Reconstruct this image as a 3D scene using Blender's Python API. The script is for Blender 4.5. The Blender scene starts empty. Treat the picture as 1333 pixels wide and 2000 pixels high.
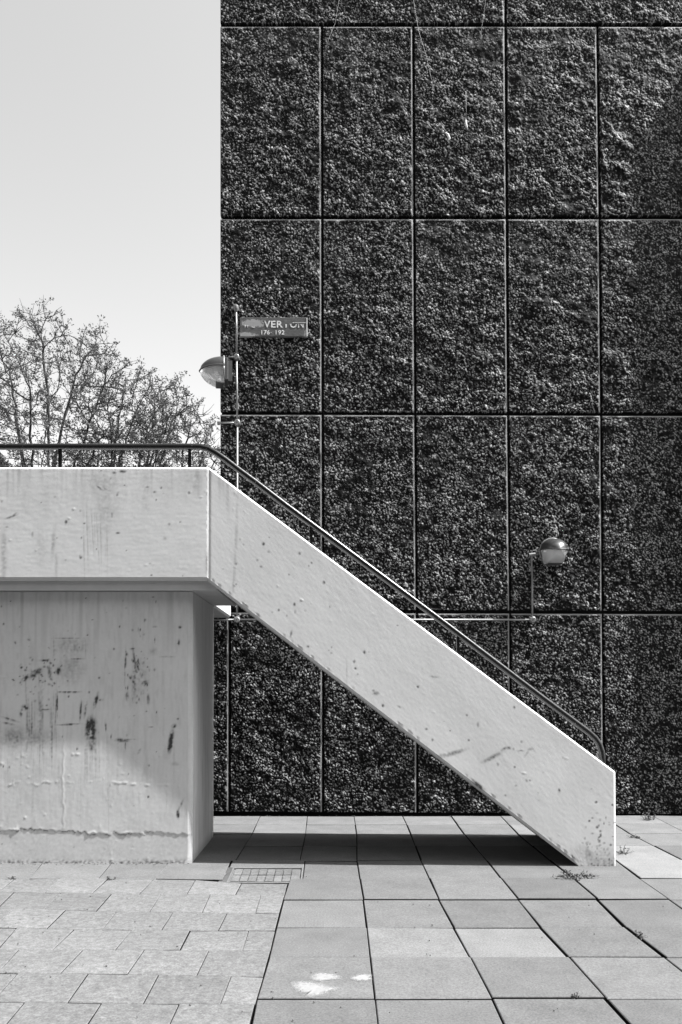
import bpy, math, random
import numpy as np
from mathutils import Vector

# ------------------------------------------------------------------ camera, sky, sun, exposure
S = bpy.context.scene
COL = S.collection
F = 1590.0            # focal length in px of a 1333 x 2000 frame
PPX, PPY = 650.0, 1314.0
PITCH = 0.0167
H = 1.54              # eye height

cam_d = bpy.data.cameras.new("camera")
cam = bpy.data.objects.new("camera", cam_d)
COL.objects.link(cam)
cam.location = (0, 0, H)
cam.rotation_euler = (math.pi / 2 + PITCH, 0, 0)
cam_d.sensor_fit = 'VERTICAL'
cam_d.sensor_height = 36.0
cam_d.lens = F / 2000 * 36.0
cam_d.shift_y = (PPY - 1000) / 2000
cam_d.shift_x = (666.5 - PPX) / 2000
cam_d.clip_end = 3000
cam_d.clip_start = 0.05
S.camera = cam

SUN_TO = Vector((0.66, -0.10, 1.0)).normalized()     # towards the sun
W = bpy.data.worlds.new("World")
S.world = W
W.use_nodes = True
nt = W.node_tree
bg = nt.nodes["Background"]
sky = nt.nodes.new("ShaderNodeTexSky")
sky.sky_type = 'NISHITA'
sky.sun_disc = False
sky.sun_elevation = math.asin(SUN_TO.z)
sky.sun_rotation = math.atan2(SUN_TO.x, SUN_TO.y)
sky.dust_density = 2.5
bw = nt.nodes.new("ShaderNodeRGBToBW")
nt.links.new(sky.outputs[0], bw.inputs[0])
nt.links.new(bw.outputs[0], bg.inputs[0])
bg.inputs[1].default_value = 0.15

sun_d = bpy.data.lights.new("sun", 'SUN')
sun_d.energy = 5.0
sun_d.angle = math.radians(0.5)
sun = bpy.data.objects.new("sun", sun_d)
COL.objects.link(sun)
sun.rotation_euler = SUN_TO.to_track_quat('Z', 'Y').to_euler()

S.view_settings.view_transform = 'Standard'
S.view_settings.look = 'None'
S.view_settings.gamma = 1
S.view_settings.exposure = 1.47

# ------------------------------------------------------------------ helpers
rng = np.random.default_rng(7)
random.seed(7)
CP, SP = math.cos(PITCH), math.sin(PITCH)


def ray(px, py):
    u, v = (px - PPX) / F, (PPY - py) / F
    return np.array([u, CP - v * SP, SP + v * CP])


def atY(px, py, Y):          # point of the vertical plane y = Y seen at a pixel of the photograph
    r = ray(px, py)
    return r * (Y / r[1]) + np.array([0, 0, H])


def atG(px, py, z=0.0):      # point of the ground seen at a pixel
    r = ray(px, py)
    return r * ((z - H) / r[2]) + np.array([0, 0, H])


def proj(P):
    P = np.asarray(P, float)
    d = P[..., 1] * CP + (P[..., 2] - H) * SP
    v = -P[..., 1] * SP + (P[..., 2] - H) * CP
    return np.stack([PPX + F * P[..., 0] / d, PPY - F * v / d], -1)


class MB:
    def __init__(s):
        s.v, s.f = [], []

    def add(s, vs, fs):
        o = len(s.v)
        s.v += [tuple(map(float, p)) for p in vs]
        s.f += [tuple(i + o for i in f) for f in fs]

    def box(s, lo, hi):
        x0, y0, z0 = lo
        x1, y1, z1 = hi
        s.add([(x0, y0, z0), (x1, y0, z0), (x1, y1, z0), (x0, y1, z0), (x0, y0, z1), (x1, y0, z1), (x1, y1, z1), (x0, y1, z1)],
              [(0, 3, 2, 1), (4, 5, 6, 7), (0, 1, 5, 4), (1, 2, 6, 5), (2, 3, 7, 6), (3, 0, 4, 7)])

    def cbox(s, lo, hi, c):   # box with chamfered edges (all)
        lo, hi = np.array(lo, float), np.array(hi, float)
        V, idx = [], {}
        for k in range(8):
            b = [(k >> a) & 1 for a in range(3)]
            for a in range(3):
                p = [hi[j] if b[j] else lo[j] for j in range(3)]
                for j in range(3):
                    if j != a:
                        p[j] += -c if b[j] else c
                idx[(k, a)] = len(V)
                V.append(p)
        Fs = []
        order = [(0, 0), (1, 0), (1, 1), (0, 1)]
        for a in range(3):
            o1, o2 = (a + 1) % 3, (a + 2) % 3
            for side in (0, 1):
                q = []
                for (i, j) in order:
                    k = (side << a) | (i << o1) | (j << o2)
                    q.append(idx[(k, a)])
                Fs.append(tuple(q if side else q[::-1]))
        for a in range(3):                   # edges along axis a
            o1, o2 = (a + 1) % 3, (a + 2) % 3
            for i in (0, 1):
                for j in (0, 1):
                    k0 = (i << o1) | (j << o2)
                    k1 = k0 | (1 << a)
                    q = [idx[(k0, o1)], idx[(k0, o2)], idx[(k1, o2)], idx[(k1, o1)]]
                    if (i + j) % 2 == 0:
                        q = q[::-1]
                    Fs.append(tuple(q))
        for k in range(8):
            t = [idx[(k, 0)], idx[(k, 1)], idx[(k, 2)]]
            if bin(k).count('1') % 2 == 0:
                t = t[::-1]
            Fs.append(tuple(t))
        s.add(V, Fs)

    def tube(s, pts, r, n=10, cap=True):
        pts = [Vector(p) for p in pts]
        rs = r if hasattr(r, '__len__') else [r] * len(pts)
        rings = []
        up = Vector((0.013, 0.021, 1))
        prev = None
        for i, p in enumerate(pts):
            t = (pts[min(i + 1, len(pts) - 1)] - pts[max(i - 1, 0)]).normalized()
            if prev is None:
                a = t.cross(up)
                if a.length < 0.05:
                    a = t.cross(Vector((1, 0, 0)))
                a.normalize()
            else:
                a = (prev - t * prev.dot(t)).normalized()
            prev = a
            b = t.cross(a)
            rings.append([p + (a * math.cos(2 * math.pi * k / n) + b * math.sin(2 * math.pi * k / n)) * rs[i] for k in range(n)])
        V = [q for R in rings for q in R]
        Fs = []
        for i in range(len(pts) - 1):
            for k in range(n):
                k2 = (k + 1) % n
                Fs.append((i * n + k, i * n + k2, (i + 1) * n + k2, (i + 1) * n + k))
        if cap:
            Fs.append(tuple(range(n))[::-1])
            Fs.append(tuple((len(pts) - 1) * n + k for k in range(n)))
        s.add(V, Fs)

    def build(s, name, mat, parent=None, smooth=False, angle=None):
        me = bpy.data.meshes.new(name)
        me.from_pydata(s.v, [], s.f)
        return link(name, me, mat, parent, smooth, angle)


def link(name, me, mat, parent=None, smooth=False, angle=None):
    me.update()
    if smooth or angle:
        me.shade_smooth()
        if angle:
            me.set_sharp_from_angle(angle=math.radians(angle))
    if mat is not None:
        me.materials.append(mat)
    o = bpy.data.objects.new(name, me)
    COL.objects.link(o)
    if parent is not None:
        o.parent = parent
        o.matrix_parent_inverse = parent.matrix_world.inverted() if False else o.matrix_parent_inverse
    return o


def thing(name, label, cat, group=None, loc=(0, 0, 0)):
    o = bpy.data.objects.new(name, None)
    o.empty_display_size = 0.1
    o.location = loc
    COL.objects.link(o)
    o["label"] = label
    o["category"] = cat
    if group:
        o["group"] = group
    return o


def tag(o, label, cat, group=None):
    o["label"] = label
    o["category"] = cat
    if group:
        o["group"] = group
    return o


def grid_mesh(name, P, attrs=None):
    """quad mesh from an array of points (rows, cols, 3)"""
    n, m = P.shape[:2]
    me = bpy.data.meshes.new(name)
    me.vertices.add(n * m)
    me.vertices.foreach_set("co", P.reshape(-1).astype(np.float32))
    i = np.arange(n * m).reshape(n, m)
    q = np.stack([i[:-1, :-1], i[:-1, 1:], i[1:, 1:], i[1:, :-1]], -1).reshape(-1, 4)
    nf = len(q)
    me.loops.add(nf * 4)
    me.polygons.add(nf)
    me.loops.foreach_set("vertex_index", q.reshape(-1).astype(np.int32))
    me.polygons.foreach_set("loop_start", np.arange(0, nf * 4, 4, dtype=np.int32))
    me.polygons.foreach_set("loop_total", np.full(nf, 4, dtype=np.int32))
    me.update(calc_edges=True)
    if attrs:
        for k, a in attrs.items():
            at = me.attributes.new(k, 'FLOAT', 'POINT')
            at.data.foreach_set("value", a.reshape(-1).astype(np.float32))
    return me


def fnoise(shape, step, size, g=None):
    """smooth unit-variance noise, features about `size` metres, grid pitch `step` (scalar or (sy, sx))"""
    g = g or rng
    sy, sx = (step, step) if np.isscalar(step) else step
    zy, zx = (size, size) if np.isscalar(size) else size
    pad = (shape[0] + 16, shape[1] + 16)
    w = g.standard_normal(pad)
    ky = np.fft.fftfreq(pad[0], sy)[:, None]
    kx = np.fft.rfftfreq(pad[1], sx)[None, :]
    h = np.exp(-((ky * zy) ** 2 + (kx * zx) ** 2) * 2.2)
    o = np.fft.irfft2(np.fft.rfft2(w) * h, s=pad)[:shape[0], :shape[1]]
    return (o - o.mean()) / (o.std() + 1e-9)


def sstep(a, b, x):
    t = np.clip((x - a) / (b - a), 0, 1)
    return t * t * (3 - 2 * t)


# ------------------------------------------------------------------ materials (black-and-white photograph: greys only)
def mat(name, rough=0.8, spec=0.5):
    m = bpy.data.materials.new(name)
    m.use_nodes = True
    t = m.node_tree
    b = t.nodes["Principled BSDF"]
    b.inputs["Roughness"].default_value = rough
    b.inputs["Specular IOR Level"].default_value = spec
    return m, t, b


def N(t, ty, **kw):
    n = t.nodes.new(ty)
    for k, v in kw.items():
        if k in n.inputs:
            n.inputs[k].default_value = v
        else:
            setattr(n, k, v)
    return n


def noise(t, scale, detail=4, rough=0.55, vec=None):
    n = N(t, "ShaderNodeTexNoise", Scale=scale, Detail=detail, Roughness=rough)
    if vec is not None:
        t.links.new(vec, n.inputs["Vector"])
    return n.outputs["Fac"]


def mapr(t, fac, a, b, c, d, clamp=True):
    n = N(t, "ShaderNodeMapRange")
    n.clamp = clamp
    for i, v in zip((1, 2, 3, 4), (a, b, c, d)):
        n.inputs[i].default_value = v
    t.links.new(fac, n.inputs[0])
    return n.outputs[0]


def mth(t, op, a, b=None):
    n = N(t, "ShaderNodeMath", operation=op)
    for i, v in enumerate((a, b)):
        if v is None:
            continue
        if isinstance(v, (int, float)):
            n.inputs[i].default_value = v
        else:
            t.links.new(v, n.inputs[i])
    return n.outputs[0]


def objco(t):
    return N(t, "ShaderNodeTexCoord").outputs["Object"]


def attr(t, name):
    return N(t, "ShaderNodeAttribute", attribute_name=name).outputs["Fac"]


def bump(t, b, h, strength, dist):
    n = N(t, "ShaderNodeBump", Strength=strength, Distance=dist)
    t.links.new(h, n.inputs["Height"])
    t.links.new(n.outputs[0], b.inputs["Normal"])


def plain(name, v, rough=0.7, spec=0.5, metal=0.0, var=0.15, scale=30, bmp=0.0):
    m, t, b = mat(name, rough, spec)
    b.inputs["Metallic"].default_value = metal
    n = noise(t, scale, 5, 0.6, objco(t))
    c = mapr(t, n, 0.25, 0.75, v * (1 - var), v * (1 + var))
    t.links.new(c, b.inputs["Base Color"])
    if bmp:
        bump(t, b, n, bmp, 0.002)
    return m


def make_pebble():
    m, t, b = mat("exposed_aggregate", 0.6, 0.12)
    oc = objco(t)
    v = N(t, "ShaderNodeTexVoronoi", Scale=60.0)
    t.links.new(oc, v.inputs["Vector"])
    sep = N(t, "ShaderNodeSeparateColor")
    t.links.new(v.outputs["Color"], sep.inputs[0])
    r = mth(t, 'MULTIPLY', attr(t, "grain"), mapr(t, sep.outputs[0], 0, 1, 0.35, 1.1))
    c = mapr(t, r, 0, 1, PEB_LO, PEB_HI)
    wear = mapr(t, noise(t, 2.2, 4, 0.6, oc), 0.3, 0.7, 0.75, 1.15)
    c = mth(t, 'MULTIPLY', c, wear)
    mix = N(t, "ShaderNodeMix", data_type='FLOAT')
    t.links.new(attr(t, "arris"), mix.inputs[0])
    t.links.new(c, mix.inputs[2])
    mix.inputs[3].default_value = 0.22  # paler splayed right and top edges, a sunlit line put into the colour
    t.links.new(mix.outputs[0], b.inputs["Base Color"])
    return m


PEB_LO, PEB_HI = 0.002, 0.46


def make_paint(name, base, dirt):
    """old masonry paint: the 'stain' point attribute carries dirt and exposed patches"""
    m, t, b = mat(name, 0.75, 0.3)
    oc = objco(t)
    n1 = mapr(t, noise(t, 1.6, 5, 0.6, oc), 0.3, 0.7, 0.93, 1.05)
    n2 = mapr(t, noise(t, 42, 4, 0.7, oc), 0.3, 0.7, 0.97, 1.03)
    c = mth(t, 'MULTIPLY', mth(t, 'MULTIPLY', n1, n2), base)
    st = attr(t, "stain")
    mix = N(t, "ShaderNodeMix", data_type='FLOAT')
    t.links.new(st, mix.inputs[0])
    t.links.new(c, mix.inputs[2])
    mix.inputs[3].default_value = dirt
    t.links.new(mix.outputs[0], b.inputs["Base Color"])
    bump(t, b, noise(t, 160, 3, 0.6, oc), 0.25, 0.0012)
    return m


def make_slab(name, base, mott, sc):
    m, t, b = mat(name, 0.85, 0.25)
    oc = objco(t)
    oi = N(t, "ShaderNodeObjectInfo")
    ad = N(t, "ShaderNodeVectorMath", operation='ADD')
    t.links.new(oc, ad.inputs[0])
    sc3 = N(t, "ShaderNodeVectorMath", operation='SCALE')
    sc3.inputs[0].default_value = (37, 19, 11)
    t.links.new(oi.outputs["Random"], sc3.inputs[3])
    t.links.new(sc3.outputs[0], ad.inputs[1])
    vec = ad.outputs[0]
    n1 = mapr(t, noise(t, sc, 6, 0.68, vec), 0.32, 0.68, 1 - mott, 1 + mott)
    n2 = mapr(t, noise(t, 85, 4, 0.85, vec), 0.3, 0.7, 0.55, 1.45)
    n4 = mapr(t, noise(t, 11, 8, 0.75, vec), 0.58, 0.72, 1.0, 1.16)
    n2 = mth(t, 'MULTIPLY', n2, n4)
    n5 = mapr(t, noise(t, 33, 3, 0.6, vec), 0.70, 0.76, 1.0, 0.6)
    n2 = mth(t, 'MULTIPLY', n2, n5)
    n3 = mapr(t, noise(t, 2.6, 3, 0.5, oc), 0.3, 0.7, 0.9, 1.08)
    rnd = mapr(t, oi.outputs["Random"], 0, 1, 0.92, 1.06)
    c = mth(t, 'MULTIPLY', mth(t, 'MULTIPLY', n1, n2), mth(t, 'MULTIPLY', n3, rnd))
    sepc = N(t, "ShaderNodeSeparateColor")
    t.links.new(oi.outputs["Color"], sepc.inputs[0])
    c = mth(t, 'MULTIPLY', c, mth(t, 'MULTIPLY', sepc.outputs[0], base))
    t.links.new(c, b.inputs["Base Color"])
    bump(t, b, noise(t, 300, 3, 0.7, vec), 0.3, 0.0015)
    return m


M = {}
M['pebble'] = make_pebble()
M['joint'] = plain('joint_render', 0.008, 0.9, 0.2)
M['backing'] = plain('dark_concrete', 0.03, 0.9, 0.2)
M['paint'] = make_paint('painted_concrete', 0.60, 0.05)
M['pier_paint'] = make_paint('painted_pier', 0.56, 0.04)
M['paint_plain'] = plain('painted_concrete_plain', 0.56, 0.8, 0.3, var=0.06, scale=6, bmp=0.2)
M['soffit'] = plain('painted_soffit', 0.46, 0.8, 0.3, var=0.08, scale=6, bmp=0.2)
M['step'] = plain('step_concrete', 0.3, 0.9, 0.2)
M['slab'] = make_slab('large_slab_concrete', 0.090, 0.10, 5)
M['small_slab'] = make_slab('small_slab_concrete', 0.112, 0.28, 26)
M['bedding'] = plain('sandy_joint', 0.008, 0.95, 0.1, var=0.4, scale=60)
M['ground'] = plain('bare_earth', 0.08, 0.95, 0.1, var=0.3, scale=2)
M['rail'] = plain('black_gloss_paint', 0.008, 0.28, 0.5, var=0.5, scale=40, bmp=0.15)
def make_rail():
    m, t, b = mat('chipped_black_paint', 0.28, 0.5)
    oc = objco(t)
    f = mapr(t, noise(t, 34, 5, 0.6, oc), 0.66, 0.70, 0, 1)
    mix = N(t, "ShaderNodeMix", data_type='FLOAT')
    t.links.new(f, mix.inputs[0])
    mix.inputs[2].default_value = 0.006
    mix.inputs[3].default_value = 0.16
    t.links.new(mix.outputs[0], b.inputs["Base Color"])
    bump(t, b, noise(t, 25, 4, 0.6, oc), 0.35, 0.004)
    return m


M['rail'] = make_rail()
M['steel'] = plain('galvanised_steel', 0.2, 0.45, 0.5, 0.35, var=0.2, scale=60)
M['hood'] = plain('cast_aluminium', 0.07, 0.35, 0.5, 0.6, var=0.12, scale=25)
M['dark_metal'] = plain('dark_metal', 0.06, 0.5, 0.5, 0.4)
M['board'] = None
M['iron'] = plain('rusty_iron', 0.11, 0.8, 0.3, var=0.35, scale=40)
M['white_mark'] = plain('white_plastic', 0.6, 0.8, 0.2, var=0.08, scale=60)
def make_spill():
    m, t, b = mat('dried_white_spill', 0.85, 0.2)
    oc = objco(t)
    n = noise(t, 26, 6, 0.7, oc)
    c = mapr(t, n, 0.3, 0.7, 0.17, 0.24)
    t.links.new(c, b.inputs["Base Color"])
    tr = N(t, "ShaderNodeBsdfTransparent")
    mx = N(t, "ShaderNodeMixShader")
    core = attr(t, "body")
    f = mapr(t, mth(t, 'ADD', core, mth(t, 'MULTIPLY', mth(t, 'SUBTRACT', noise(t, 60, 6, 0.75, oc), 0.5), 1.5)), 0.12, 0.85, 0, 0.92)
    t.links.new(f, mx.inputs[0])
    t.links.new(tr.outputs[0], mx.inputs[1])
    t.links.new(b.outputs[0], mx.inputs[2])
    t.links.new(mx.outputs[0], t.nodes["Material Output"].inputs[0])
    return m


M['spill'] = make_spill()
M['thread'] = plain('pale_thread', 0.5, 0.8, 0.2)
M['bark'] = plain('bark', 0.035, 0.9, 0.2, var=0.3, scale=12)
M['weed'] = plain('weed_leaf', 0.07, 0.7, 0.3, var=0.3, scale=40)


def make_leaf():
    m, t, b = mat('leaf', 0.55, 0.3)
    oc = objco(t)
    c = mapr(t, noise(t, 1.8, 3, 0.6, oc), 0.3, 0.7, 0.04, 0.085)
    t.links.new(c, b.inputs["Base Color"])
    tr = N(t, "ShaderNodeBsdfTranslucent")
    tr.inputs[0].default_value = (0.08, 0.08, 0.08, 1)
    mx = N(t, "ShaderNodeMixShader")
    mx.inputs[0].default_value = 0.35
    t.links.new(b.outputs[0], mx.inputs[1])
    t.links.new(tr.outputs[0], mx.inputs[2])
    t.links.new(mx.outputs[0], t.nodes["Material Output"].inputs[0])
    return m


M['leaf'] = make_leaf()


def make_glass():
    m, t, b = mat('prismatic_glass', 0.08, 0.8)
    b.inputs["Base Color"].default_value = (0.75, 0.75, 0.75, 1)
    b.inputs["Transmission Weight"].default_value = 0.55
    b.inputs["IOR"].default_value = 1.45
    w = N(t, "ShaderNodeTexWave", Scale=26.0, Distortion=0.5)
    t.links.new(objco(t), w.inputs["Vector"])
    bump(t, b, w.outputs["Fac"], 0.3, 0.004)
    return m


M['glass'] = make_glass()

# ------------------------------------------------------------------ key planes
YS = F * H / 352.0             # front face of the stair and landing parapet
YP = YS + 0.145                # front of the pier
YPB = YS * 1.204               # back of the pier
YW = 9.70                      # face of the building's panels

# ------------------------------------------------------------------ ground sheet
g = MB()
g.add([(-600, -600, -0.07), (600, -600, -0.07), (600, 900, -0.07), (-600, 900, -0.07)], [(0, 1, 2, 3)])
go = g.build('ground', M['ground'])
go["kind"] = "structure"


# ------------------------------------------------------------------ paving
def slab_obj(quad, gap, mt, parent, tone=1.0, tilt=0.0025, name='slab', lift=0.0):
    q = np.array([(p[0], p[1]) for p in quad])
    c = q.mean(0)
    # shrink edges by half the joint
    out = []
    n = 4
    for i in range(n):
        p, a, b_ = q[i], q[i - 1], q[(i + 1) % n]
        u = (a - p) / np.linalg.norm(a - p)
        w = (b_ - p) / np.linalg.norm(b_ - p)
        gj = gap * (0.6 + 0.8 * random.random())
        out.append(p + (u + w) * gj / max(abs(u[0] * w[1] - u[1] * w[0]), 0.3))
    q2 = np.array(out)
    ch = 0.004
    inner = q2 + (c - q2) / np.linalg.norm(c - q2, axis=1)[:, None] * ch * 1.5
    tz = [random.uniform(-tilt, tilt) for _ in range(4)]
    dz = random.uniform(-0.0015, 0.0015) + lift
    V = [(x - c[0], y - c[1], dz + tz[i]) for i, (x, y) in enumerate(inner)]
    V += [(x - c[0], y - c[1], dz + tz[i] - ch) for i, (x, y) in enumerate(q2)]
    V += [(x - c[0], y - c[1], -0.06) for i, (x, y) in enumerate(q2)]
    Fs = [(0, 1, 2, 3)]
    for i in range(4):
        j = (i + 1) % 4
        Fs += [(i, 4 + i, 4 + j, j), (4 + i, 8 + i, 8 + j, 4 + j)]
    # orientation: make sure the top looks up
    ar = sum(q2[i][0] * q2[(i + 1) % 4][1] - q2[(i + 1) % 4][0] * q2[i][1] for i in range(4))
    if ar < 0:
        Fs = [f[::-1] for f in Fs]
    mb = MB()
    mb.add(V, Fs)
    o = mb.build(name, mt, parent)
    o.data.materials.append(M['bedding'])
    for p_ in o.data.polygons:
        if abs(p_.normal.z) < 0.3:
            p_.material_index = 1
    o.location = (c[0], c[1], 0)
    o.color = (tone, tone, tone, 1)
    return o


bed = MB()
bed.add([(-7, 1.0, -0.045), (9, 1.0, -0.045), (9, YW - 0.01, -0.045), (-7, YW - 0.01, -0.045)], [(0, 1, 2, 3)])
paving = bed.build('pavement', M['bedding'])
paving["kind"] = "structure"

# large slabs: joint lines running away from the camera, read off the photograph
cols = {
    -1: [(507, 1597), (493, 1629), (460, 1682)],
    0: [(600, 1597), (597, 1629), (586, 1682), (563, 1725), (545, 1790), (525, 1875), (500, 1960), (492, 2000)],
    1: [(692, 1596), (697, 1627), (698, 1682), (704, 1720), (711, 1762), (717, 1812), (724, 1870), (733, 1952), (738, 1997)],
    2: [(788, 1596), (802, 1627), (822, 1680), (839, 1717), (858, 1758), (887, 1812), (919, 1871), (961, 1952), (983, 2000)],
    3: [(881, 1594), (905, 1627), (952, 1682), (978, 1715), (1012, 1757), (1056, 1812), (1111, 1870), (1184, 1951), (1229, 2000)],
    4: [(978, 1594), (1012, 1630), (1085, 1690), (1123, 1720), (1167, 1758), (1222, 1812), (1297, 1870)],
    5: [(1077, 1594), (1120, 1630), (1208, 1685), (1249, 1717), (1289, 1745)],
}
colf = {}
for k, pts in cols.items():
    gpt = np.array([atG(*p)[:2] for p in pts])
    o_ = np.argsort(gpt[:, 1])
    colf[k] = (gpt[o_, 1], gpt[o_, 0])


def colx(k, Y):
    if k > 5:
        return colx(5, Y) + 0.59 * (k - 5)
    if k < -1:
        return colx(-1, Y) + 0.585 * (k + 1)
    ys, xs = colf[k]
    if Y < ys[0]:
        s = (xs[1] - xs[0]) / (ys[1] - ys[0]) if len(ys) > 1 else 0
        s = max(-0.02, min(0.06, s))
        return xs[0] + s * (Y - ys[0])
    return float(np.interp(Y, ys, xs))


rowpy = [1594, 1611, 1630, 1653, 1681, 1717, 1758, 1812, 1871, 1952, 2060, 2220]
rowY = [float(atG(650, p)[1]) for p in rowpy]
rowY[0] = YW - 0.03
light = {(1, 7): 1.36, (2, 7): 1.48, (5, 3): 1.4, (5, 4): 1.42, (3, 7): 0.97, (4, 5): 1.05}
for r in range(len(rowY) - 1):
    for k in range(-5, 11):
        if k < 0 and r >= 4:
            continue
        if k == 0 and r == 4:
            Ya, Yb = rowY[4], rowY[5]
        Ya, Yb = rowY[r], rowY[r + 1]
        # row joints do not meet exactly across a column line
        ja = 0.012 * math.sin(k * 2.3 + r) if 0 < r else 0
        jb = 0.012 * math.sin(k * 2.3 + r + 1)
        if k == 0 and r == 4:
            # the slab is cut round the inspection cover
            quad = [(atG(596.5, 1681)[0], Ya + ja), (colx(1, Ya), Ya + ja), (colx(1, Yb), Yb + jb), (atG(591.5, 1717)[0], Yb + jb)]
        else:
            quad = [(colx(k, Ya), Ya + ja), (colx(k + 1, Ya), Ya + ja), (colx(k + 1, Yb), Yb + jb), (colx(k, Yb), Yb + jb)]
        cg = {1: random.uniform(0, .004), 2: random.uniform(.0, .005), 3: random.uniform(.001, .007), 4: random.uniform(.002, .008), 5: random.uniform(0, .006)}
        gl_, gr_ = cg.get(k, .001), cg.get(k + 1, .001)
        wb_ = 0.008 if (k + r * 3) % 3 == 0 else 0.002
        quad = [(quad[0][0] + gl_ * random.uniform(0, 1.6), quad[0][1] - wb_ * random.uniform(0, 1.5)), (quad[1][0] - gr_ * random.uniform(0, 1.6), quad[1][1] - wb_ * random.uniform(0, 1.5)), (quad[2][0] - gr_ * random.uniform(0, 1.6), quad[2][1] + random.uniform(0, .003)), (quad[3][0] + gl_ * random.uniform(0, 1.6), quad[3][1] + random.uniform(0, .003))]
        if quad[1][0] - quad[0][0] < 0.05:
            continue
        # keep out of the pier and of the stair foot
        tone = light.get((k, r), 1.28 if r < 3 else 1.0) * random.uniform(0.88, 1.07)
        gap = random.choice([0.0015, 0.002, 0.003, 0.004])
        lf_ = random.choice([-.003, 0, 0, .003]) + {5: .007, 6: -.002, 8: .004, 9: -.002, 4: .001}.get(r, 0) * (1 if k < 4 else .3) + 0.0015 * k * (k > 0)
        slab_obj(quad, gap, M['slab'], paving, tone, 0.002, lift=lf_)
# slabs in front of the pier and round the cover
bx = [-420, -290, -150, -30, 65, 200, 312, 428]
for i in range(len(bx) - 1):
    t0, t1 = bx[i], bx[i + 1]
    quad = [atG(t0 + 25, 1678), atG(t1 + 25, 1678), atG(t1 - 8 if i < 6 else 436, 1718), atG(t0 - 8, 1716)]
    slab_obj(quad, 0.003, M['slab'], paving, 1.12)
slab_obj([atG(455, 1680.5), atG(595.5, 1680.5), atG(594.5, 1694), atG(448, 1694)], 0.002, M['slab'], paving, 1.05)
slab_obj([atG(441, 1691), atG(457, 1693), atG(442.5, 1725), atG(424, 1725)], 0.001, M['slab'], paving, 0.8, lift=-0.008, name='mortar_fill')

# small slabs, laid in slightly wandering courses
rl = [
    [(-500, 1712), (0, 1717), (240, 1716), (425, 1720), (440, 1725.5), (563, 1726)],
    [(-500, 1738), (0, 1742), (220, 1746), (510, 1748), (555, 1751)],
    [(-500, 1768), (0, 1774), (185, 1780), (500, 1784), (546, 1785)],
    [(-500, 1806), (0, 1812), (200, 1816), (542, 1818)],
    [(-500, 1852), (0, 1855), (530, 1856)],
    [(-500, 1897), (0, 1901), (250, 1902), (385, 1905), (517, 1908)],
    [(-500, 1952), (0, 1957), (285, 1960), (500, 1961)],
    [(-500, 2020), (0, 2024), (480, 2026)],
    [(-500, 2104), (0, 2107), (455, 2110)],
    [(-500, 2230), (0, 2230), (420, 2232)],
]
rj = [
    [(28, -3), (118, 88), (212, 180), (300, 272), (382, 365), (472, 460)],
    [(27, -5), (120, 85), (218, 188), (315, 292), (411, 395), (510, 500)],
    [(27, -12), (128, 92), (228, 200), (338, 315), (444, 427)],
    [(32, -5), (145, 103), (257, 225), (372, 352), (486, 474)],
    [(37, -5), (162, 118), (282, 249), (408, 384)],
    [(35, -15), (172, 132), (310, 280), (452, 431)],
    [(48, -8), (198, 155), (350, 320)],
    [(-20, -80), (135, 85), (290, 250), (430, 400)],
    [(60, 0), (230, 175), (400, 360)],
]


def ly(line, x):
    return float(np.interp(x, [p[0] for p in line], [p[1] for p in line]))


def small_edge(py):      # the straight edge between the two pavings
    return float(np.interp(py, [1725, 1790, 1875, 1960, 2000, 2230], [563, 545, 525, 500, 490, 430])) - 1


for r, js in enumerate(rj):
    js = list(js)
    d = js[1][0] - js[0][0]
    db = js[1][1] - js[0][1]
    for _ in range(3):
        js.insert(0, (js[0][0] - d, js[0][1] - db))
    a, b_ = rl[r], rl[r + 1]
    ends = js + [None]
    for i in range(len(js)):
        t0, b0 = js[i]
        if i + 1 < len(js):
            t1, b1 = js[i + 1]
        else:
            t1, b1 = small_edge(ly(a, 520)), small_edge(ly(b_, 520))
        quad = [atG(t0, ly(a, t0)), atG(t1, ly(a, t1)), atG(b1, ly(b_, b1)), atG(b0, ly(b_, b0))]
        slab_obj(quad, random.choice([0.0012, 0.0016, 0.002, 0.003]), M['small_slab'], paving, random.uniform(0.86, 1.1), 0.0022, lift=random.choice([-.0015, -.0005, 0, .0005, .0025]))

# broken pieces and mortar beside the cover
for (px, py, s) in [(434, 1699, 8), (437, 1707, 7), (431, 1714, 7)]:
    quad = [atG(px - s, py - 3), atG(px + s, py - 3), atG(px + s - 5, py + 3), atG(px - s - 4, py + 3)]
    slab_obj(quad, 0.003, M['slab'], paving, 1.1, name='slab_fragment')

# ------------------------------------------------------------------ inspection cover
A, B, C_, D = [atG(*p) for p in [(455.5, 1695), (593.5, 1694.5), (590, 1725), (442, 1725)]]
cover = thing('manhole_cover', 'rectangular recessed manhole cover with small paver infill in the pavement beside the pier', 'manhole cover')


def q2(u, v):
    return (A * (1 - u) + B * u) * (1 - v) + (D * (1 - u) + C_ * u) * v


def strip(mb, u0, v0, u1, v1, zt, zb=-0.03):
    pts = [q2(u0, v0), q2(u1, v0), q2(u1, v1), q2(u0, v1)]
    V = [(p[0], p[1], zt) for p in pts] + [(p[0], p[1], zb) for p in pts]
    mb.add(V, [(3, 2, 1, 0), (0, 1, 5, 4), (1, 2, 6, 5), (2, 3, 7, 6), (3, 0, 4, 7)])


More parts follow.
